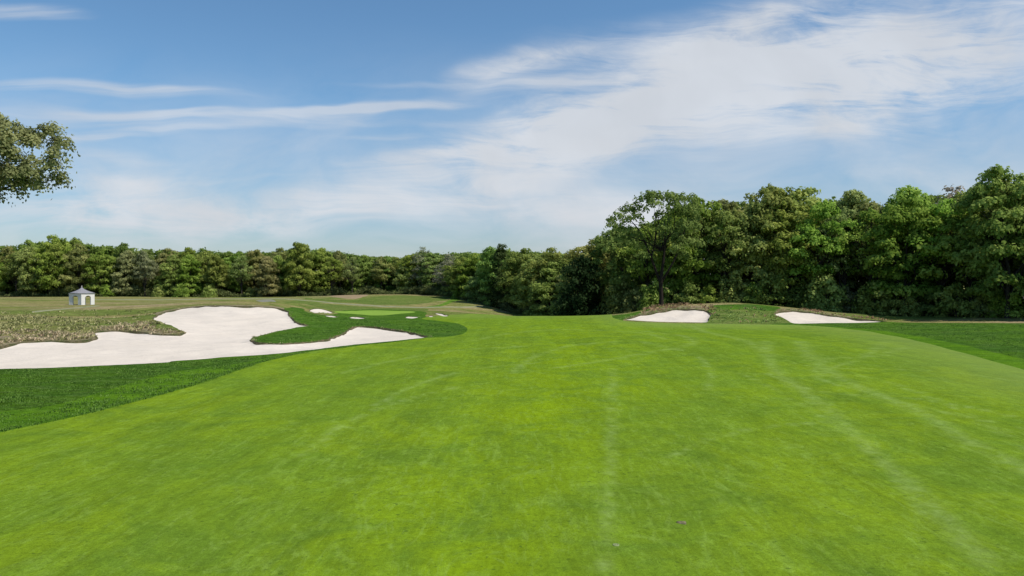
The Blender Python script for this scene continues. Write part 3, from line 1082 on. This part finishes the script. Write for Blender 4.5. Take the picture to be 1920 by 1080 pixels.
LCOL = [G_MID, G_BRIGHT, G_MID, G_DEEP, G_OLIVE, G_MID, G_BRIGHT, G_YEL, G_OLIVE, G_TAN]
CCOL = [G_MID, G_BRIGHT, G_DEEP, G_MID, G_YEL, G_OLIVE]
RCOL = [G_MID, G_BRIGHT, G_DEEP, G_MID, G_BRIGHT, G_YEL, G_OLIVE]
belt(-190, 745, 0, 2.5, 8.2, ['edge', 'airy', 'oak', 'edge', 'oak'], LCOL, .86)
belt(-210, 760, 1, 10, 8.0, ['oak', 'oak', 'edge', 'tall'], LCOL, .96)
belt(760, 1135, 0, 2.5, 6.0, ['edge', 'airy', 'edge', 'oak'], CCOL, .86)
belt(745, 1170, 1, 9, 6.6, ['oak', 'edge', 'tall'], CCOL, .98)
belt(1175, 2120, 0, 1.5, 5.2, ['airy', 'airy', 'oak', 'airy', 'tall', 'airy'], RCOL, .90)
belt(1290, 2150, 1, 8, 6.0, ['oak', 'oak', 'tall', 'edge'], RCOL, .99)
# particular trees the photograph shows
for sp in ([92, 263, 'oak', G_BRIGHT, 1, 1.0], [235, 262.5, 'edge', G_TAN, 0, .83], [272, 261, 'tall', G_RUSS, 0, .88], [560, 258, 'oak', G_BRIGHT, 0, 1.0], [505, 256, 'edge', G_TAN, 0, .82],
           [790, 251, 'bare', G_GREY, 0, 1.0], [715, 257, 'tall', G_OLIVE, 0, .93], [842, 236, 'bare', G_GREY, 0, .92], [938, 196, 'pine', G_DARK, 0, 1.02], [1120, 162, 'oak', G_YEL, 1, 1.0], [1100, 166, 'edge', G_YEL, 0, .88],
           [1890, 108, 'oak', G_MID, 1, 1.02], [1780, 126, 'bare', G_GREY, 1, 1.0], [1430, 142, 'oak', G_MID, 1, 1.0], [1300, 142, 'oak', G_BRIGHT, 1, 1.0]):
    px_, d_ = sp[0], sp[1]
    TREES[:] = [t for t in TREES if not (t[4] == sp[4] and abs(t[0] - px_) / 1400 * d_ < 3.4)]
    TREES.append(sp)
TREES.sort(key=lambda t: t[0])

rows_word = {0: 'front row', 1: 'second row'}
counts = {}
for t in TREES:
    px, d, kind, color, row, hf = t
    x = (px - 960) / 1400 * d
    zg = float(T(x, d)[0])
    ztop = CAM_Z + (HOR - sky_y(px)) / 1400 * d
    H = max(6, (ztop - zg) * hf)
    protos = PROTO[kind]
    mk = min(MARKS, key=lambda q: abs(q[0] - px))
    side = 'beyond' if abs(px - mk[0]) < 1400 / d * 2 else ('left of' if px < mk[0] else 'right of')
    key = (mk[1], side, row)
    counts.setdefault(key, []).append(t)
for key, lst in counts.items():
    mkx = [m for m in MARKS if m[1] == key[0]][0][0]
    lst.sort(key=lambda t: abs(t[0] - mkx))
    for i, t in enumerate(lst):
        px, d, kind, color, row, hf = t
        x = (px - 960) / 1400 * d
        zg = float(T(x, d)[0])
        ztop = CAM_Z + (HOR - sky_y(px)) / 1400 * d
        H = max(6, (ztop - zg) * hf)
        proto = rt.choice(PROTO[kind])
        if key[1] == 'beyond':
            lab = "%s %s, %s, straight behind %s" % (COLWORD[color], KINDWORD[kind], rows_word[key[2]], key[0]) + ('' if i == 0 else ', %s one' % ORD[i])
        else:
            lab = "%s %s, %s, %s %s %s" % (COLWORD[color], KINDWORD[kind], rows_word[key[2]], ORD[min(i, 11)], key[1], key[0])
        g = 'trees of the wood edge' if row == 0 else 'trees of the second row in the wood'
        bark = (.05, .043, .036) if kind != 'bare' else (.17, .155, .14)
        fat = rt.uniform(.92, 1.12) * (17.5 / 20 if px < 760 else 1) * (20 / max(H, 14)) ** .45
        place_tree(proto, x, d, H, rt.uniform(0, 6.28), jit(color), lab, g, 'pine_tree' if kind == 'pine' else 'oak_tree' if kind == 'oak' else 'tree', fat, bark)

# ---- shrubs along the wood edge
SHR = [(300, 258, 3.8, G_YEL, 'pale leafy bush at the wood edge, right of the white gazebo'),
       (345, 257, 5.0, G_BRIGHT, 'bright green bush at the wood edge above the big bunker'),
       (395, 256, 4.4, G_YEL, 'yellow-green bush nearest the grey gravel patch'),
       (470, 257, 3.6, G_OLIVE, 'low olive bush directly behind the grey gravel patch'),
       (205, 259, 4.2, G_BRIGHT, 'small bright bush at the wood edge just past the white gazebo'),
       (862, 226, 3.8, G_BRIGHT, 'small bright bush beside the bright grass stripe'),
       (1055, 164, 5.5, G_MID, 'mid-green bush next to the dark holly bush, where the fairway drops'),
       (1150, 150, 7.5, G_OLIVE, 'tall olive bush between the dark holly bush and the spreading oak'),
       (1190, 146, 5.2, G_OLIVE, 'olive bush behind the slope next to the spreading oak'),
       (1285, 137, 4.6, G_DEEP, 'deep green bush behind the spreading oak'),
       (1368, 137, 5.8, G_YEL, 'yellow-green bush lit up behind the mound between the bunkers'),
       (1500, 132, 5.0, G_DEEP, 'deep green bush behind the wide end of the tapering bunker'),
       (1590, 128, 4.4, G_RUSS, 'russet bush behind the tapering bunker'),
       (1325, 136, 3.6, G_BRIGHT, 'bright bush showing just over the top lip of the smaller fairway bunker'),
       (1410, 134, 4.4, G_BRIGHT, 'bright green bush right behind the crown of the mound between the bunkers'),
       (1445, 133, 6.2, G_MID, 'mid-green bush above the gap where the mound meets the tapering bunker'),
       (1545, 128, 6.4, G_YEL, 'tall yellow-green bush behind the middle of the tapering bunker'),
       (1635, 123, 5.6, G_MID, 'mid-green bush behind the pointed tip of the tapering bunker'),
       (1690, 119, 3.8, G_YEL, 'low yellow-green bush between the tapering bunker tip and the leaf litter'),
       (1785, 114, 5.2, G_MID, 'mid-green bush standing in the middle of the bare leaf litter'),
       (1835, 112, 3.4, G_OLIVE, 'low olive bush on the bare leaf litter near the picture edge'),
       (1885, 110, 4.8, G_BRIGHT, 'bright green bush on the leaf litter closest to the picture edge'),
       (1220, 141, 6.0, G_MID, 'mid-green bush seen immediately beside the trunk of the spreading oak'),
       (1735, 119, 4.2, G_DEEP, 'deep green bush at the start of the bare leaf litter')]
for i, (px, d, H, c, lab) in enumerate(SHR):
    place_tree(rt.choice(PROTO['shrub']), (px - 960) / 1400 * d, d - 1, H, rt.uniform(0, 6), jit(c, .06), lab, 'bushes along the wood edge', 'shrub')
place_tree(PROTO['holly'][0], (1085 - 960) / 1400 * 152, 152, 13.2, 1.0, (.030, .055, .018), 'very dark rounded holly bush where the fairway drops away before the wood', None, 'holly_bush', .95)

# ---- the spreading oak by the first fairway bunker
def feature_oak():
    d = 125.5
    x = (1238 - 960) / 1400 * d
    z = float(T(x, d)[0]) - .2
    u = d / 1400.0                    # metres per photograph pixel at the tree
    rng = np.random.default_rng(99)

    def q(px, py, dy=0.0):
        return np.array([(px - 1238) * u, dy, CAM_Z + (HOR - py) * u - z])
    zb = q(1240, 572)[2]
    parts = [tube([q(1240, 575), q(1240, 560), q(1239, 535), q(1240, 515), q(1243, 495), q(1246, 470), q(1247, 440), q(1246, 415)],
                  [.50, .36, .33, .30, .24, .19, .13, .05], 9)]
    parts.append(tube([q(1239, 532), q(1228, 500, .5), q(1220, 478, .4), q(1208, 452), q(1196, 430, -.4), q(1180, 412, -.5)], [.24, .21, .19, .16, .12, .05], 7))
    parts.append(tube([q(1241, 528), q(1252, 508, -.4), q(1262, 490, -.5), q(1275, 462), q(1285, 432, .6), q(1290, 405)], [.20, .17, .15, .12, .08, .03], 6))
    parts.append(tube([q(1222, 482, .4), q(1230, 455, 1), q(1232, 425, 1), q(1228, 398)], [.13, .11, .08, .03], 6))
    parts.append(tube([q(1208, 452), q(1190, 448, -1), q(1168, 440, -1.5)], [.1, .07, .03], 5))
    parts.append(tube([q(1246, 455), q(1262, 425, -1), q(1266, 395)], [.12, .08, .03], 5))
    lob = [  # px, py, depth, radius px
        (1160, 408, 0, 15), (1152, 422, -1, 12), (1178, 392, 1, 15), (1172, 430, 1, 15), (1190, 410, -1.5, 13), (1205, 375, 0, 15), (1228, 368, 1, 16), (1250, 372, -1, 16),
        (1270, 368, 1.5, 16), (1290, 374, 0, 16), (1222, 388, -2, 13), (1262, 392, -2, 17), (1285, 398, -1, 17), (1305, 392, 1, 16), (1245, 402, 1.5, 14), (1278, 424, -1.5, 16),
        (1300, 424, 1, 16), (1240, 432, -2, 13), (1258, 440, 1.5, 15), (1192, 445, 0, 14), (1178, 456, -1, 13), (1208, 462, 1.2, 13), (1280, 452, 0, 15), (1262, 468, -1.5, 12),
        (1238, 468, 1.5, 11), (1300, 455, -.5, 13), (1165, 446, .5, 11), (1148, 410, .4, 8), (1218, 480, 1.6, 9), (1215, 366, -1, 10), (1286, 480, .6, 11), (1196, 390, -.5, 11), (1200, 478, -1.2, 10)]
    L = []
    for a, b, dy, r in lob:
        rr = r * u * 1.12
        L.append((q(a, b, dy * 1.2), np.array([rr * 1.1, rr * 1.25, rr * .82]), rng.uniform(.2, .7)))
    for i, (c, r, tn) in enumerate(L):
        if i % 2 == 0:
            parts.append(tube(bent(q(1240, 470), c, rng), [.07, .06, .045, .03, .012], 4))
    V, F, Tn = lobes_to_leaves(L, rng, 9.5, .21, sprig=.2)
    crown = mesh_np('crown', V, F, M_LEAF, attrs={'tint': ('FACE', 'FLOAT', Tn)})
    TV, TF = merge(parts)
    trunk = mesh_np('trunk', TV, TF, M_BARK, smooth=True)
    e = empty('oak_tree', (x, d, z), 0, label='spreading oak with dark forked trunk rising above the smaller of the two fairway bunkers', category='tree')
    c = ob('crown', crown, e); c.color = (.175, .235, .055, 1)
    t = ob('trunk', trunk, e); t.color = (.026, .020, .016, 1)


feature_oak()


# ---- the near tree that reaches into the picture
def near_tree():
    d = 40.0
    u = d / 1400.0
    x0 = -34.5
    z0 = float(T(x0, d)[0]) - .1
    rng = np.random.default_rng(123)

    def q(px, py, dy=0.0):
        return np.array([(px - 960) * u - x0, dy, CAM_Z + (HOR - py) * u - z0])
    trunk_pts = [np.array([0, 0, -.5]), np.array([.1, 0, 2]), np.array([0, .2, 5]), np.array([.3, 0, 8]), np.array([.2, .1, 11]), np.array([.5, 0, 15]), np.array([.4, 0, 18.5])]
    parts = [tube(trunk_pts, [.62, .46, .42, .36, .28, .17, .05], 10)]
    lob = [(-20, 270, 0, 42), (25, 258, 1, 36), (60, 262, -1, 34), (92, 250, 0, 22), (108, 262, 1, 20), (50, 300, -1.5, 36), (90, 300, 0, 24), (20, 320, 1, 38), (70, 330, -1, 30), (98, 330, 1, 20),
           (40, 345, 0, 22), (0, 350, -1, 26), (-30, 330, 1, 45), (115, 285, -.5, 13), (115, 240, .3, 11), (110, 310, 0, 12), (88, 232, 1, 14), (125, 264, 0, 8), (0, 240, 0, 28), (-20, 215, 1, 20), (60, 345, 1, 14),
           (80, 350, 0, 12), (5, 372, 0, 11), (30, 362, 0.5, 11), (-45, 250, 0, 40), (-45, 215, 0, 34), (20, 232, -1, 17), (50, 236, -1, 15), (15, 340, -1.5, 22), (124, 300, .5, 7)]
    for _ in range(60):
        th = rng.uniform(0, 6.28); zz = rng.uniform(6.5, 20)
        rr = 6.6 * math.sqrt(max(0, 1 - ((zz - 13) / 8) ** 2)) * rng.uniform(.5, 1)
        c = np.array([rr * math.cos(th) - .8, rr * math.sin(th), zz])
        if (c[0] + x0) / (d + c[1]) > -.72: continue
        lob.append((c, rng.uniform(1.0, 1.5)))
    L = []
    for b in lob:
        if len(b) == 2:
            L.append((b[0], np.array([b[1]] * 3) * np.array([1, 1, .8]), rng.uniform(.2, .8)))
        else:
            r = b[3] * u
            L.append((q(b[0] - 9, b[1] - (7 if b[1] > 335 else 0), b[2] * .9), np.array([r * 1.05, r * 1.2, r * .85]), rng.uniform(.3, .75)))
    for i, (c, r, tn) in enumerate(L):
        hz = max(3.5, c[2] - rng.uniform(.3, .7) * np.linalg.norm(c[:2]))
        hz = min(hz, 16)
        a = np.array([np.interp(hz, [p[2] for p in trunk_pts], [p[0] for p in trunk_pts]), 0, hz])
        if i % 3 == 0:
            parts.append(tube(bent(a, c, rng, 6), [.12, .10, .08, .06, .04, .015], 6))
    V1, F1, T1 = lobes_to_leaves([l for l in L if np.mean(l[1]) < 99], rng, 85, .085, sprig=.15, tintj=.15)
    crown = mesh_np('crown', V1, F1, M_LEAF, attrs={'tint': ('FACE', 'FLOAT', T1)})
    TV, TF = merge(parts)
    trunk = mesh_np('trunk', TV, TF, M_BARK, smooth=True)
    e = empty('oak_tree', (x0, d, z0), 0, label='nearby oak whose small-leaved branches reach into the sky over the big bunker', category='tree')
    c = ob('crown', crown, e); c.color = (.24, .255, .10, 1)
    t = ob('trunk', trunk, e); t.color = (.05, .042, .036, 1)


near_tree()


# ------------------------------------------------------------------ undergrowth and the wood behind
def mass(name, line, back, depth, hmin, hmax, n, leaf, color, label, per_top=1, seed=5, hfun=None):
    rng = np.random.default_rng(seed)
    seg = np.array(line)
    L = np.concatenate([[0], np.cumsum(np.hypot(*np.diff(seg, axis=0).T))])
    nc = n
    s = rng.uniform(0, L[-1], nc)
    x = np.interp(s, L, seg[:, 0]); y = np.interp(s, L, seg[:, 1])
    b = back + rng.uniform(0, 1, nc) * depth
    nr = np.hypot(x, y)
    x2 = x + x / nr * b; y2 = y + y / nr * b
    g = T(x2, y2)
    hh = (hmin + (hmax - hmin) * (.5 + .5 * np.sin(s * .35 + 1.7 * np.sin(s * .11)))) if hfun is None else hfun(x2, y2)
    hz = rng.uniform(0, 1, nc) ** (.8 if hfun is None else 1.1) * hh
    C = np.stack([x2, y2, g + hz], 1)
    k = 26
    off = rng.normal(size=(nc, k, 3)) * np.array([.55, .55, .32])
    P = (C[:, None] + off).reshape(-1, 3)
    N = (off * 1.2 + np.array([0, -.25, .5]) + rng.normal(size=off.shape) * .45).reshape(-1, 3)
    Tn = np.clip(np.repeat(rng.uniform(.1, .8, nc), k) + rng.normal(0, .12, nc * k), 0, 1)
    V, F = quads_from(P, N, leaf, rng)
    me = mesh_np(name, V, F, M_LEAF, attrs={'tint': ('FACE', 'FLOAT', Tn)})
    o = ob(name, me, kind='stuff', label=label, category='undergrowth' if 'under' in name else 'wood')
    o.color = (*color, 1)
    return o


def wood_h(x, y):
    px = x / y * 1400 + 960
    sk = np.interp(px, [q[0] for q in SKY], [q[1] for q in SKY])
    return (CAM_Z + (HOR - sk) / 1400 * y - T(x, y)) * .88


mass('undergrowth', FP, -.6, 5.0, .6, 2.8, 3800, .22, (.14, .165, .055), 'dark low undergrowth filling the foot of the wood', seed=5)
mass('wood', FP, 13, 9, 10, 16, 19000, .42, (.17, .24, .045), 'deep green mass of the wood behind the front rows of trees', seed=6, hfun=wood_h)

# ------------------------------------------------------------------ long grass
def tufts(name, regions, label, seed, wind=(.25, 0.0)):
    """regions: list of (polygon world pts, density per m2, height, width, green share, colour unused)"""
    rng = np.random.default_rng(seed)
    VV, FF, TT = [], [], []
    o = 0
    for P, dens, h, wd, blades, splay in regions:
        mn, mx = P.min(0), P.max(0)
        A = (mx - mn).prod()
        n = int(A * dens)
        x = rng.uniform(mn[0], mx[0], n); y = rng.uniform(mn[1], mx[1], n)
        ok = inside(P, x, y)
        for k in range(NB):
            ok &= ~inside(polys['b%d' % k], x, y)
        x, y = x[ok], y[ok]
        if len(x) == 0: continue
        z = T(x, y)
        n = len(x)
        pat = .5 + .5 * np.sin(x * .8 + 2 * np.sin(y * .5)) * np.sin(y * .6 + 1.3 * np.sin(x * .4))
        if A > 30:
            kp = rng.uniform(0, 1, n) < (.15 + 1.1 * pat ** 1.5)
            x, y, z, pat = x[kp], y[kp], z[kp], pat[kp]; n = len(x)
        hh = h * rng.uniform(.5, 1.3, n) * (.6 + .6 * pat)
        B = blades
        ang = rng.uniform(0, 2 * math.pi, (n, B))
        sp = rng.uniform(.1, splay, (n, B)) * hh[:, None]
        bx = x[:, None] + rng.normal(0, .1, (n, B)) * (1 + h); by = y[:, None] + rng.normal(0, .1, (n, B)) * (1 + h)
        tx = bx + np.cos(ang) * sp + wind[0] * hh[:, None] * .5; ty = by + np.sin(ang) * sp
        tz = z[:, None] + hh[:, None] * rng.uniform(.7, 1.1, (n, B))
        mxx = bx * .45 + tx * .55; myy = by * .45 + ty * .55; mz = z[:, None] + (tz - z[:, None]) * .68
        wa = ang + math.pi / 2
        wx, wy = np.cos(wa) * wd * .5, np.sin(wa) * wd * .5
        zb = np.broadcast_to(z[:, None] - .03, bx.shape)
        q = np.stack([np.stack([bx - wx, by - wy, zb], -1), np.stack([bx + wx, by + wy, zb], -1),
                      np.stack([mxx + wx, myy + wy, mz], -1), np.stack([mxx - wx, myy - wy, mz], -1),
                      np.stack([tx + wx * .15, ty + wy * .15, tz], -1), np.stack([tx - wx * .15, ty - wy * .15, tz], -1)], 2).reshape(-1, 3)
        m = n * B
        base = np.arange(m)[:, None] * 6 + o
        F = np.concatenate([base + np.array([0, 1, 2, 3]), base + np.array([3, 2, 4, 5])], 1).reshape(-1, 4)
        tn = np.clip(np.repeat(rng.uniform(0, 1, n), B) * .7 + rng.uniform(0, .3, m), 0, 1)
        VV.append(q); FF.append(F); TT.append(np.repeat(tn, 2)); o += len(q)
    return mesh_np(name, np.concatenate(VV), np.concatenate(FF), M_BLADE, attrs={'tint': ('FACE', 'FLOAT', np.concatenate(TT))})


def reg(pts, *a):
    return (np.array([W(p) for p in pts]),) + a


LIP_L = [(-60, 600), (0, 590), (80, 592), (170, 600), (210, 604), (250, 602), (290, 603), (342, 622), (330, 628), (235, 622), (178, 623), (178, 636), (100, 641), (0, 650), (-60, 655)]
LIP_L2 = [(-60, 625), (0, 618), (80, 620), (165, 622), (230, 606), (270, 605), (300, 612), (342, 624), (300, 629), (205, 622), (176, 625), (172, 637), (60, 642), (0, 650), (-60, 656)]
FIELD_L = [(-60, 583), (60, 586), (180, 580), (280, 582), (300, 590), (285, 600), (200, 604), (100, 596), (-60, 606)]


def edge_band(poly, w, cond, out=True):
    """strips of small quads hugging an outline, on its outer side"""
    P = poly
    A = ((P[:, 0] * np.roll(P[:, 1], -1)) - (np.roll(P[:, 0], -1) * P[:, 1])).sum()
    t = np.roll(P, -1, 0) - P
    t /= np.linalg.norm(t, axis=1)[:, None] + 1e-9
    nrm = np.stack([-t[:, 1], t[:, 0]], 1) * (-1 if A > 0 else 1)
    res = []
    for i in range(len(P)):
        a = P[i]; b = P[(i + 1) % len(P)]
        if cond(a[0], a[1], nrm[i]):
            res.append(np.array([a, b, b + nrm[i] * w, a + nrm[i] * w]))
    return res


far_edge = lambda x, y, n: n[1] > -.15 and y > 58
e0 = [(p, 7.0, .16, .05, 5, 1.2) for p in edge_band(polys['b0'], .45, far_edge)]
e1 = [(p, 8.0, .24, .06, 6, 1.2) for k in (1, 2) for p in edge_band(polys['b%d' % k], .6, lambda x, y, n: n[1] > -.2 and (x < 36 or y > 112))]
e2 = [(p, 5.0, .12, .05, 5, 1.2) for k in range(3, NB) for p in edge_band(polys['b%d' % k], .35, lambda x, y, n: n[1] > 0)]
o = ob('long_grass', tufts('long_grass', [reg(LIP_L2, 3.4, .28, .12, 6, 1.9)] + e0[::4], '', 1), kind='stuff',
       label='straw-coloured long grass along the ragged edges of the big bunker', category='grass')
o.color = (.40, .32, .19, 1)
o = ob('green_grass', tufts('green_grass', [reg(LIP_L, 2.4, .26, .12, 6, 1.9), reg(FIELD_L, .35, .2, .14, 5, 2.)] + e0[::2], '', 2), kind='stuff',
       label='olive tufts of long grass on the bank above the big bunker', category='grass')
o.color = (.28, .27, .11, 1)

NEAR_L = [(-60, 696), (0, 694), (200, 687), (400, 676), (560, 663), (590, 660), (540, 668), (480, 684), (400, 711), (300, 741), (150, 779), (0, 811), (-60, 826)]
TONGUE = [(545, 585), (600, 592), (690, 600), (800, 604), (868, 614), (866, 622), (808, 630), (740, 615), (690, 608), (650, 614), (625, 632), (560, 641), (480, 640), (500, 632), (585, 611), (560, 600)]
NEAR_R = [(1545, 610), (1680, 606), (1920, 608), (1990, 610), (2000, 692), (1920, 672), (1840, 653), (1760, 636), (1680, 622), (1600, 613.5)]
EDGE_F = edge_band(polys['fair'], .5, lambda x, y, n: n[1] > -.2 and n[0] < .6 and y < 75 and x < 0)
o = ob('rough_blades', tufts('rough_blades', [reg(NEAR_L, 16, .075, .030, 5, 1.3), reg(NEAR_R, 2.5, .09, .05, 5, 1.3), reg(TONGUE, 4.0, .11, .05, 5, 1.3)] +
                             [(p, 30, .09, .025, 5, .9) for p in EDGE_F], '', 8), kind='stuff', label='short dark green blades of the mown rough beside the fairway', category='grass')
o.color = (.092, .175, .026, 1)

MOUND = [(1334, 578), (1400, 576), (1452, 584), (1462, 594), (1478, 606), (1400, 606), (1326, 604), (1332, 596)]
CREST1 = [(1205, 582), (1232, 574), (1262, 572), (1330, 571), (1345, 578), (1335, 586), (1315, 580), (1280, 578), (1240, 583), (1205, 589)]
CREST2 = [(1452, 588), (1456, 580), (1500, 579), (1560, 586), (1640, 597), (1680, 601), (1655, 602), (1590, 595), (1510, 584), (1470, 583)]
o = ob('green_grass', tufts('green_grass', [reg(MOUND, 2.6, .26, .10, 6, 1.8)] + e1 + e2, '', 3), kind='stuff',
       label='shaggy olive grass on the mound between the two fairway bunkers', category='grass')
o.color = (.20, .28, .07, 1)
o = ob('long_grass', tufts('long_grass', [reg(MOUND, .35, .3, .10, 6, 1.5), reg(CREST1, 2.6, .42, .10, 6, 1.3), reg(CREST2, 2.0, .3, .09, 6, 1.3)], '', 4), kind='stuff',
       label='reddish straw grass crowning the banks behind the fairway bunkers', category='grass')
o.color = (.30, .20, .11, 1)


# ------------------------------------------------------------------ gazebo
def mat_paint():
    m, s = material('white_paint')
    P = s.n('ShaderNodeTexCoord').outputs['Object']
    a = s.noise(P, 3, 5, .6)
    c = s.mix(s.lin(a, .35, .7), (.70, .67, .62), (.60, .575, .54))
    finish(s, c, .6, s.noise(P, 20, 3, .5), .1, .01, .3)
    return m


def mat_shingle():
    m, s = material('roof_shingle')
    P = s.n('ShaderNodeTexCoord').outputs['Object']
    br = s.n('ShaderNodeTexBrick', {'Vector': P, 'Scale': 6.0, 'Color1': (.27, .26, .27, 1), 'Color2': (.20, .19, .20, 1), 'Mortar': (.12, .12, .13, 1), 'Mortar Size': .03})
    a = s.noise(P, 4, 5, .6)
    c = s.mix(s.lin(a, .35, .7, 0, .5), br.outputs[0], (.32, .32, .34))
    finish(s, c, .85, a, .3, .02, .2)
    return m


def gazebo():
    x, y = ground_hit(153.5, 571.5)
    z = float(T(x, y)[0])
    u = y / 1400.0
    diag = 41.5 * u
    side = diag / math.sqrt(2) * 1.0
    hw = side / 2
    wallh = 20.5 * u
    roofh = 12.5 * u
    rz = math.atan2(-x, y) + R_(45 - 2)
    e = empty('gazebo', (x, y, z - .04), rz, label='white square gazebo with arched openings and grey bell roof on the far field', category='gazebo')
    MW, MR = mat_paint(), mat_shingle()
    th = .22
    ow = side * .44
    oh = wallh * .86
    # one wall with an arched opening, in local x-z, thickness along y
    def wall(k):
        outer = [(-hw + th, 0), (-ow / 2, 0)]
        arch = []
        spring = oh - ow * .30
        N = 12
        arch.append((-ow / 2, spring))
        for i in range(1, N):
            t = math.pi - math.pi * i / N
            arch.append((ow / 2 * math.cos(t), spring + ow * .30 * math.sin(t)))
        arch.append((ow / 2, spring))
        loop = [(-hw + th, .06), (-ow / 2, .06)] + arch + [(ow / 2, .06), (hw - th, .06), (hw - th, wallh), (-hw + th, wallh)]
        import bmesh
        bm = bmesh.new()
        vs = [bm.verts.new((a, -hw, b)) for a, b in loop]
        f = bm.faces.new(vs)
        r = bmesh.ops.extrude_face_region(bm, geom=[f])
        bmesh.ops.translate(bm, verts=[v for v in r['geom'] if isinstance(v, bmesh.types.BMVert)], vec=(0, th, 0))
        bmesh.ops.triangulate(bm, faces=[q for q in bm.faces if len(q.verts) > 4])
        bmesh.ops.recalc_face_normals(bm, faces=bm.faces)
        me = bpy.data.meshes.new('wall'); bm.to_mesh(me); bm.free()
        me.materials.append(MW)
        o = ob('wall', me, e)
        o.rotation_euler = (0, 0, k * math.pi / 2)
    for k in range(4): wall(k)

    def box(name, x0, x1, y0, y1, z0, z1, mat, parent=e, bev=.02):
        import bmesh
        bm = bmesh.new()
        bmesh.ops.create_cube(bm, size=1)
        for v in bm.verts:
            v.co = Vector((x0 + (v.co.x + .5) * (x1 - x0), y0 + (v.co.y + .5) * (y1 - y0), z0 + (v.co.z + .5) * (z1 - z0)))
        if bev: bmesh.ops.bevel(bm, geom=bm.edges, offset=bev, segments=1, affect='EDGES')
        me = bpy.data.meshes.new(name); bm.to_mesh(me); bm.free(); me.materials.append(mat)
        return ob(name, me, parent)
    for sx in (-1, 1):
        for sy in (-1, 1):
            cx, cy = sx * (hw - th / 2), sy * (hw - th / 2)
            box('corner_post', cx - th / 2 - .02, cx + th / 2 + .02, cy - th / 2 - .02, cy + th / 2 + .02, .05, wallh - .003, MW)
    box('floor', -hw - .1, hw + .1, -hw - .1, hw + .1, -.12, .06, M_GRAV)
    box('cornice', -hw - .07, hw + .07, -hw - .07, hw + .07, wallh, wallh + .16, MW)
    # concave pyramid roof
    K = 9
    V, F = [], []
    ev = hw + .14
    for i in range(K):
        t = i / (K - 1)
        r = ev * (1 - t) ** 1.8 + .03
        if i == K - 1: r = .05
        zz = wallh + .163 + roofh * t
        for sx, sy in ((-1, -1), (1, -1), (1, 1), (-1, 1)):
            V.append((sx * r, sy * r, zz))
    for i in range(K - 1):
        for k in range(4):
            F.append((i * 4 + k, i * 4 + (k + 1) % 4, (i + 1) * 4 + (k + 1) % 4, (i + 1) * 4 + k))
    F.append((3, 2, 1, 0))
    F.append(tuple((K - 1) * 4 + k for k in range(4)))
    rf = ob('roof', mesh_np('roof', V, F, MR), e)
    zt = wallh + .16 + roofh
    prof = [(.05, 0), (.08, .03), (.05, .06), (.08, .10), (.09, .13), (.06, .17), (.02, .21), (.0, .24)]
    V, F = [], []
    for r, h in prof:
        for k in range(10):
            V.append((r * math.cos(k * .6283), r * math.sin(k * .6283), zt + h - .05))
    for i in range(len(prof) - 1):
        for k in range(10):
            F.append((i * 10 + k, i * 10 + (k + 1) % 10, (i + 1) * 10 + (k + 1) % 10, (i + 1) * 10 + k))
    ob('finial', mesh_np('finial', V, F, MW, smooth=True), rf)


gazebo()


# ------------------------------------------------------------------ small things lying on the fairway
def sprinkler():
    x, y = ground_hit(1155, 1022)
    z = float(T(x, y)[0])
    prof = [(0, .012), (.035, .012), (.037, .002), (.045, .002), (.047, .016), (.075, .014), (.078, -.02)]
    V, F = [], []
    for r, h in prof:
        for k in range(20):
            a = k * 2 * math.pi / 20
            V.append((r * math.cos(a), r * math.sin(a), h))
    for i in range(len(prof) - 1):
        for k in range(20):
            F.append((i * 20 + k, i * 20 + (k + 1) % 20, (i + 1) * 20 + (k + 1) % 20, (i + 1) * 20 + k))
    m, s = material('sprinkler_plastic')
    finish(s, (.20, .24, .10, 1), .6)
    o = ob('sprinkler_head', mesh_np('sprinkler_head', V, F, m, smooth=True), label='small round irrigation head set flush in the near fairway', category='sprinkler')
    o.location = (x, y, z)


def divot(px, py, s, rz, label):
    x, y = ground_hit(px, py)
    z = float(T(x, y)[0])
    rng = np.random.default_rng(int(px))
    n = 14
    V = [(0, 0, .03)]
    for k in range(n):
        a = k * 2 * math.pi / n
        r = s * (1 + rng.uniform(-.3, .3))
        V.append((1.7 * r * .55 * math.cos(a), r * .4 * math.sin(a), .045 * rng.uniform(.5, 1.3)))
    for k in range(n):
        a = k * 2 * math.pi / n
        V.append((1.7 * s * .75 * math.cos(a), s * .6 * math.sin(a), -.005))
    F = [(0, 1 + k, 1 + (k + 1) % n, 0) for k in range(n)]
    F3 = [(0, 1 + k, 1 + (k + 1) % n) for k in range(n)]
    for k in range(n):
        a, b = 1 + k, 1 + (k + 1) % n
        F3 += [(a, a + n, b), (b, a + n, b + n)]
    me = mesh_np('divot', V, np.array(F3), M_DIV)
    o = ob('divot', me, label=label, category='divot')
    o.location = (x, y, z + .002); o.rotation_euler = (0, 0, rz)


M_DIV = mat_simple('torn_turf_soil', (.22, .19, .11), (.10, .10, .05), 14, (.30, .26, .16))
sprinkler()
divot(1277, 981, .11, -.6, 'torn brown divot lying on the near fairway beyond the irrigation head')
